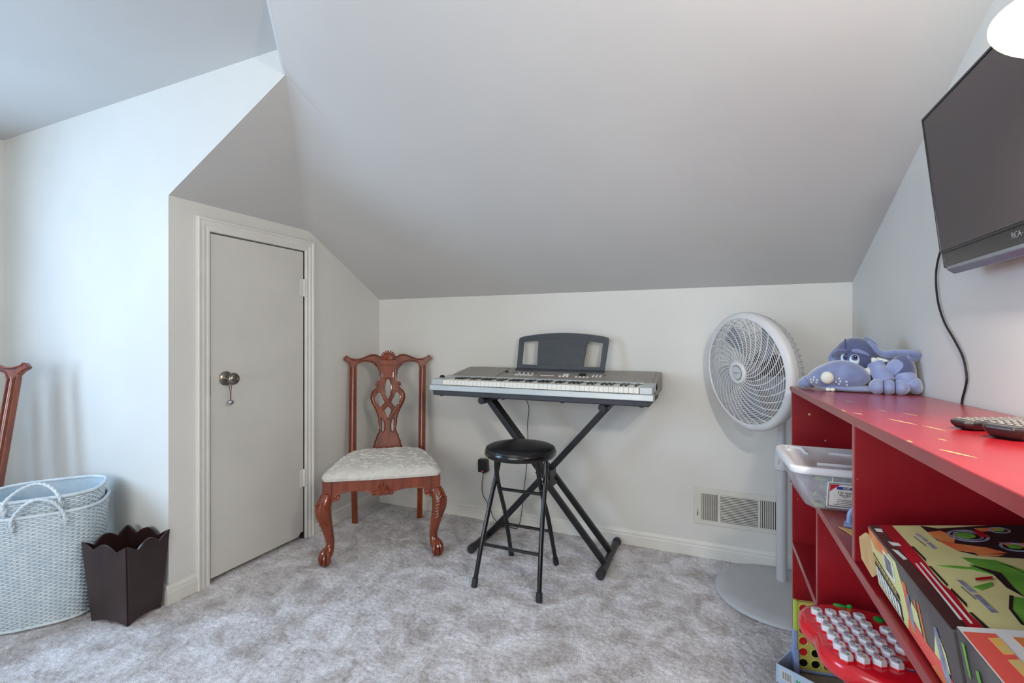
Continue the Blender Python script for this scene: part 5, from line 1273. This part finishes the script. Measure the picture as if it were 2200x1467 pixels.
flat('printed_side_green', 'box_green', [S([(.435, .095), (.432, .06), (.428, .06), (.429, .096)]), S([(.41, .08), (.402, .045), (.396, .047), (.403, .084)]), S([(.325, .05), (.320, .004), (.312, .004), (.318, .055)])], t2, 'side', .0014)
THH = THS

# ------------------------------------------------------------------ apple shaped letter toy
AZ = tz(1.32, ZLO)
ap = thing('letter_toy', 'glossy red apple-shaped learning toy with white letter buttons on the low shelf', 'toy', (.33, 1.315, AZ))
out = [(.200, 1.42), (.237, 1.449), (.281, 1.466), (.335, 1.463), (.40, 1.455), (.445, 1.42), (.468, 1.35), (.468, 1.27), (.44, 1.20), (.39, 1.172), (.343, 1.165), (.30, 1.170), (.255, 1.188), (.227, 1.210), (.209, 1.24), (.206, 1.27), (.205, 1.30), (.196, 1.325), (.186, 1.350), (.186, 1.39)]
out = [(x - .33, y - 1.315, 0) for x, y in out]
sp_ = smooth_path(out + [out[0]], 4)[:-1]
b = MB(); na = len(sp_); vs = []
for sc_, z in ((.90, 0), (.965, .004), (.995, .014), (1.0, .024), (.985, .034), (.955, .040), (.90, .043), (.5, .046)):
    vs += [(p.x * sc_, p.y * sc_, z) for p in sp_]
fs = [tuple(range(na))[::-1], tuple(range(7 * na, 8 * na))] + [(k * na + i, k * na + (i + 1) % na, (k + 1) * na + (i + 1) % na, (k + 1) * na + i) for k in range(7) for i in range(na)]
bm_ = b.add(vs, fs, True).build('body', 'apple', ap, angle=50)
if bm_.data.polygons[2].normal.dot(bm_.data.polygons[2].center) < 0: bm_.data.flip_normals()
keys = ['VPJD', 'WQKE', 'XRLFA', 'YSMGB', 'ZTNHC', 'CUOI']
kp = None
for r_, row in enumerate(keys):
    for c_, chh in enumerate(row):
        x = .225 + .0300 * c_ + .0052 * r_ - .33; y = 1.379 + .004 * c_ - .0333 * r_ - 1.315
        if c_ == 4: x += .002; y += .022
        ko = [(.0120 * math.cos(R(60 * k + 30)) * 1.02, .0120 * math.sin(R(60 * k + 30))) for k in range(6)]
        if kp is None:
            kb2 = MB(); kv = []
            for sc_, z in ((1.02, 0), (1.02, .010), (.96, .0135), (.86, .0145)): kv += [(a * sc_, d * sc_, z) for a, d in ko]
            kv = [(a * 1.1, d * 1.1, z) for a, d, z in kv]; kb2.add(kv, [tuple(range(6))[::-1], tuple(range(18, 24))] + [(k * 6 + i, k * 6 + (i + 1) % 6, (k + 1) * 6 + (i + 1) % 6, (k + 1) * 6 + i) for k in range(3) for i in range(6)])
            kp = kb2.build('letter_button', 'key_toy', ap, .0015, 2); kk = kp; kk.location = (x, y, .0445)
            cl = MB().prism([(a * 1.2, d * 1.2) for a, d in ko], 0, .006).build('button_collar', 'apple', kp, .001); cl.location = (0, 0, -.003); kcol = cl
        else:
            kk = copy_obj(kp, ap, (x, y, .0445)); copy_obj(kcol, kk)
        text_obj('letter', chh, .0105, 'red_ink' if chh in 'AEIOU' else 'blue_ink', kk, Matrix.Translation((-.002, .003, .0146)), .0002)
        MB().prism(circ(.0022, -.0048, .0026, 8), .0145, .0149).build('picture', ['green', 'c4_yellow', 'box_org', 'ink_g', 'card'][(r_ * 3 + c_) % 5], kk)
MB().lathe([(.011, 0), (.011, .006), (.008, .008), (.0001, .0085)], 20, Matrix.Translation((.028, .094, .043))).build('power_button', 'green', ap)
MB().ball((-.042, .135, .042), .016, .006, .005, rot=Matrix.Rotation(R(-10), 3, 'Z')).ball((-.022, .136, .044), .007, .005, .006).build('stem_leaf', 'green', ap)
MB().tube(smooth_path([(-.02, .138, .038), (.02, .137, .038), (.06, .130, .038), (.10, .112, .038), (.125, .08, .037)], 6), .0032, 8).build('leaf_trim', 'green', ap)
lg_ = MB().prism(circ(.032, -.087, .017, 24, .009), .0425, .0450).build('brand_oval', 'blue_ink', ap)
text_obj('brand_lettering', 'vtech', .0085, 'paper_w', lg_, Matrix.Translation((.032, -.087, .0453)) @ Matrix.Rotation(R(-12), 4, 'Z'), .0001)
MB().prism(circ(.068, -.062, .022, 24), .0425, .0450).build('side_dial', 'c4_yellow', ap)
MB().box(.062, .070, -.075, -.050, .045, .049).build('side_slider', 'green', ap, .002)

# ------------------------------------------------------------------ checker drop game in its tray
g = thing('game_board', 'yellow upright checker-drop game board holding red and black discs', 'game board', (.246, 1.862, .012), (0, 0, R(9)))
GW, GH = .255, .232; cp_ = GW / 7.0; rp_ = .0365
hl_ = [circ(cp_ * (i + .5), .010 + rp_ * (j + .5), .0142, 20) for i in range(7) for j in range(6)]
gx = frame((0, 0, 0), (1, 0, 0), (0, 0, 1), (0, -1, 0))
for d0, d1 in ((.004, .006), (-.006, -.004)):
    MB().prism([(0, 0), (GW, 0), (GW, GH), (0, GH)], d0, d1, hl_, gx).build('face_panel', 'c4_yellow', g)
MB().box(-.010, .0, -.008, .008, .10, GH + .002).box(GW, GW + .010, -.008, .008, .10, GH + .002).build('upper_edge', 'green_lt', g, .001)
for x0 in (-.012, GW):
    MB().box(x0, x0 + .012, -.010, .010, .0, .135).prism([(-.028, 0), (.028, 0), (.016, .075), (-.016, .075)], x0 - .002, x0 + .014, xf=frame((0, 0, 0), (0, 1, 0), (0, 0, 1), (1, 0, 0))).build('side_stand', 'c4_blue', g, .002)
MB().box(.0, GW, -.010, .010, -.002, .006).build('release_bar', 'c4_blue', g, .002)
b = MB()
for h in hl_: b.tube([(x, -.0062, z_) for x, z_ in h], .0016, 5, closed=True)
q_ = b.build('hole_rims', 'green_lt', g); q_['kind'] = 'stuff'
filled = {0: 'krrrrr', 1: 'kkkk', 2: 'kr', 3: 'k', 4: 'rk', 5: 'k'}
dp = {}
for i, s_ in filled.items():
    for j, c_ in enumerate(s_):
        l = (cp_ * (i + .5), 0, .010 + rp_ * (j + .5))
        if c_ not in dp:
            dp[c_] = MB().lathe([(.0162, -.0032), (.0162, .0032), (.0150, .0036), (.0138, .0024), (.0001, .0024)], 24, Matrix.Rotation(R(90), 4, 'X')).build('disc', 'c4_red' if c_ == 'r' else 'c4_black', g); dp[c_].location = l
        else: copy_obj(dp[c_], g, l)
ty = thing('game_tray', 'pale blue open cardboard tray with barcode under the game board', 'box tray', (.180, 1.782, 0.004), (0, 0, R(-29)))
TX, TYY, TZ_ = .265, .262, .060
MB().box(0, TX, 0, TYY, 0, .003).build('tray_floor', 'tray_in', ty)
for nm, a in (('tray_side', (0, TX, -.003, 0)), ('tray_side', (0, TX, TYY, TYY + .003)), ('tray_side', (-.003, 0, -.003, TYY + .003)), ('tray_side', (TX, TX + .003, -.003, TYY + .003))):
    MB().box(a[0], a[1], a[2], a[3], 0, TZ_).build(nm, 'tray', ty, .0008)
bx = frame((0, -.003, 0), (1, 0, 0), (0, 0, 1), (0, -1, 0))
lb2 = MB().box(.012, .048, .018, .048, .0002, .0007, bx).build('barcode_label', 'paper_w', ty)
b = MB()
for k in range(9): b.box(.015 + .0035 * k, .0165 + .0035 * k + (.0008 if k % 2 else 0), .021, .046, .0008, .0011, bx)
q_ = b.build('barcode_bars', 'ink_g', lb2); q_['kind'] = 'stuff'
MB().box(.058, .064, .024, .030, .0002, .0007, bx).box(.066, .071, .024, .030, .0002, .0007, bx).box(.058, .064, .033, .039, .0002, .0007, bx).box(.066, .071, .033, .039, .0002, .0007, bx).build('print_green', 'green', ty)
MB().prism(circ(.086, .028, .007, 14), .0002, .0007, xf=bx).build('print_round', 'plush_w', ty)
MB().box(.098, .106, .016, .036, .0002, .0007, bx).build('print_yellow', 'c4_yellow', ty)

# ------------------------------------------------------------------ woven baskets
def basket(name, label, loc, rz, hl0, hd0, hl1, hd1, z0, H_, rows, ncol, pw_=3.2, cell=True):
    t = thing(name, label, 'basket', loc, (0, 0, rz), 'pale blue nested baskets')
    def P(a, h, off=0.0):
        c_, s__ = math.cos(a), math.sin(a)
        k = h / H_
        hl_ = lerp(hl0, hl1, k) + off; hd_ = lerp(hd0, hd1, k) + off
        bulge = 1 + .03 * math.sin(math.pi * k)
        return (hl_ * bulge * math.copysign(abs(c_) ** (2 / pw_), c_), hd_ * bulge * math.copysign(abs(s__) ** (2 / pw_), s__), z0 + h)
    # arc length table so the strands keep one width
    N = 720; A = [2 * math.pi * i / N for i in range(N + 1)]; L_ = [0]
    for i in range(N):
        p, q = P(A[i], H_ * .5), P(A[i + 1], H_ * .5); L_.append(L_[-1] + math.dist(p, q))
    def ang(s__):
        s__ = (s__ % 1.0) * L_[-1]; lo = int(np.searchsorted(L_, s__)) - 1; lo = max(0, min(N - 1, lo))
        d = L_[lo + 1] - L_[lo]; return lerp(A[lo], A[lo + 1], (s__ - L_[lo]) / d if d > 0 else 0)
    b = MB().grid(lambda u, v: P(ang(u), v * H_, -.0035), 120, 8, True, None, True)
    n0 = len(b.v)
    b.add([P(ang(i / 120), 0, -.004) for i in range(120)], [tuple(range(120))])
    lin = b.build('lining', 'basket_in', t, angle=60)
    b = MB(); rh = H_ / rows
    jj = random.Random(len(label))
    for j in range(rows):
        for i in range(ncol):
            s0 = (i + (.5 if j % 2 else 0)) / ncol; s1 = s0 + 1.0 / ncol
            m_ = .10 / ncol; h0 = j * rh + rh * .10; h1 = (j + 1) * rh - rh * .10
            dz = jj.uniform(-.0004, .0004); pr_ = .0020 if (i + j) % 3 else .0013
            a0, a1, a2, a3 = ang(s0 + m_), ang(lerp(s0, s1, .25)), ang(lerp(s0, s1, .75)), ang(s1 - m_)
            vs = [P(a0, h0 + dz, -.003), P(a1, h0 + dz, 0), P(a2, h0 + dz, 0), P(a3, h0 + dz, -.003),
                  P(a0, (h0 + h1) / 2 + dz, -.001), P(a1, (h0 + h1) / 2 + dz, pr_), P(a2, (h0 + h1) / 2 + dz, pr_), P(a3, (h0 + h1) / 2 + dz, -.001),
                  P(a0, h1 + dz, -.003), P(a1, h1 + dz, 0), P(a2, h1 + dz, 0), P(a3, h1 + dz, -.003)]
            b.add(vs, [(0, 1, 5, 4), (1, 2, 6, 5), (2, 3, 7, 6), (4, 5, 9, 8), (5, 6, 10, 9), (6, 7, 11, 10)], True)
    o = b.build('weave', 'basket', t, angle=80); o['kind'] = 'stuff'
    b = MB()
    K = 120
    b.tube([P(ang(i / K), H_, -.001 + .0012 * (i % 2)) for i in range(K)], [.0062 + .0012 * (i % 2) for i in range(K)], 8, closed=True)
    b.build('rim', 'basket', t, angle=80)
    b = MB(); b.tube([P(ang(i / K), .005, .001) for i in range(K)], .005, 8, closed=True); b.build('base_rim', 'basket', t)
    return t, P
def handle(t, x0, x1, y, z, rise, lean):
    base = smooth_path([(x0, y, z - .05), (x0 + .003, y - .008, z), (lerp(x0, x1, .22), y - .008 + lean * .6, z + rise * .72), (lerp(x0, x1, .5), y - .008 + lean, z + rise), (lerp(x0, x1, .78), y - .008 + lean * .6, z + rise * .72), (x1 - .003, y - .008, z), (x1, y, z - .05)], 12)
    b = MB()
    for ph in (0, math.pi):
        pts = []
        for i, p in enumerate(base):
            a = i * .85 + ph; tdir = (base[min(i + 1, len(base) - 1)] - base[max(i - 1, 0)]).normalized(); u = Vector((0, 1, 0)); u = (u - tdir * u.dot(tdir)).normalized(); w_ = tdir.cross(u)
            pts.append(p + .0022 * (math.cos(a) * u + math.sin(a) * w_))
        b.tube(pts, .0042, 7)
    b.build('handle', 'basket', t, angle=80)
    for xx in (x0, x1):
        b = MB()
        for k in range(3): b.tube([(xx - .012 + .004 * k, y - .009, z - .030 - .010 * k), (xx + .012 - .004 * k, y - .006, z - .030 - .010 * k)], .0022, 6)
        b.tube([(xx - .010, y - .009, z - .02), (xx, y - .006, z - .062), (xx + .010, y - .007, z - .02)], .002, 6); b.build('handle_lashing', 'basket', t)
BC = (-2.535, 1.036, 0.0); BR = math.atan2(.815, .58)
bk, PB = basket('woven_basket', 'large pale blue woven outer basket with rope handles on the carpet at left', BC, BR, .155, .125, .190, .166, .006, .445, 60, 36)
handle(bk, -.060, .090, -.170, .452, .062, .006)
handle(bk, -.060, .090, .186, .440, -.080, .006)
bk2, PB2 = basket('woven_basket', 'pale blue woven basket nested inside the outer basket with higher rim', BC, BR, .130, .100, .180, .154, .030, .480, 56, 34)
handle(bk2, -.085, .075, -.156, .512, .050, .050)
handle(bk2, -.085, .075, .172, .500, -.040, .0)

# ------------------------------------------------------------------ scalloped waste bin
wb = thing('waste_bin', 'dark brown wooden waste bin with scalloped rim beside the basket', 'waste bin', (-2.226, 1.163, 0), (0, 0, R(11)))
HB = .300
def bin_panel(w0, w1, xf, name='panel'):
    # local: a across, h up. outline tapers, bottom arched, top with three scallops
    pts = [(-w0, 0)] + [(w0 * (-1 + 2 * t), .016 * math.sin(math.pi * t) ** .7) for t in [k / 12 for k in range(1, 12)]] + [(w0, 0)]
    top = []
    segs = [(-1.0, -.62, .012), (-.62, -.36, .0), (-.36, .36, .026), (.36, .62, .0), (.62, 1.0, .012)]
    topf = lambda q: (.292 + .012 * abs(q) ** 3 + max(0, .030 * math.cos(q / .52 * math.pi / 2)) * (abs(q) < .52) + (.018 * math.sin((abs(q) - .52) / .48 * math.pi / 2) if abs(q) >= .52 else 0))
    for k in range(0, 41):
        q = 1 - 2 * k / 40; top.append((w1 * q, topf(q)))
    return MB().prism(pts + top, -.0045, .0045, (), xf).build(name, 'bin', wb, .0012)
tx, ty_ = .0175, .018
bw0, bd0, bw1, bd1 = .0890, .067, .109, .089
for s_ in (-1, 1):
    nrm = Vector((0, s_ * HB, -(bd1 - bd0))).normalized(); up_ = Vector((0, s_ * (bd1 - bd0), HB)).normalized()
    bin_panel(bw0, bw1, frame((0, s_ * bd0, 0), Vector(up_).cross(nrm), up_, nrm))
    nrm = Vector((s_ * HB, 0, -(bw1 - bw0))).normalized(); up_ = Vector((s_ * (bw1 - bw0), 0, HB)).normalized()
    bin_panel(bd0, bd1, frame((s_ * bw0, 0, 0), Vector(up_).cross(nrm), up_, nrm))
MB().box(-bw0 + .002, bw0 - .002, -bd0 + .002, bd0 - .002, .018, .026).build('bottom', 'bin', wb)
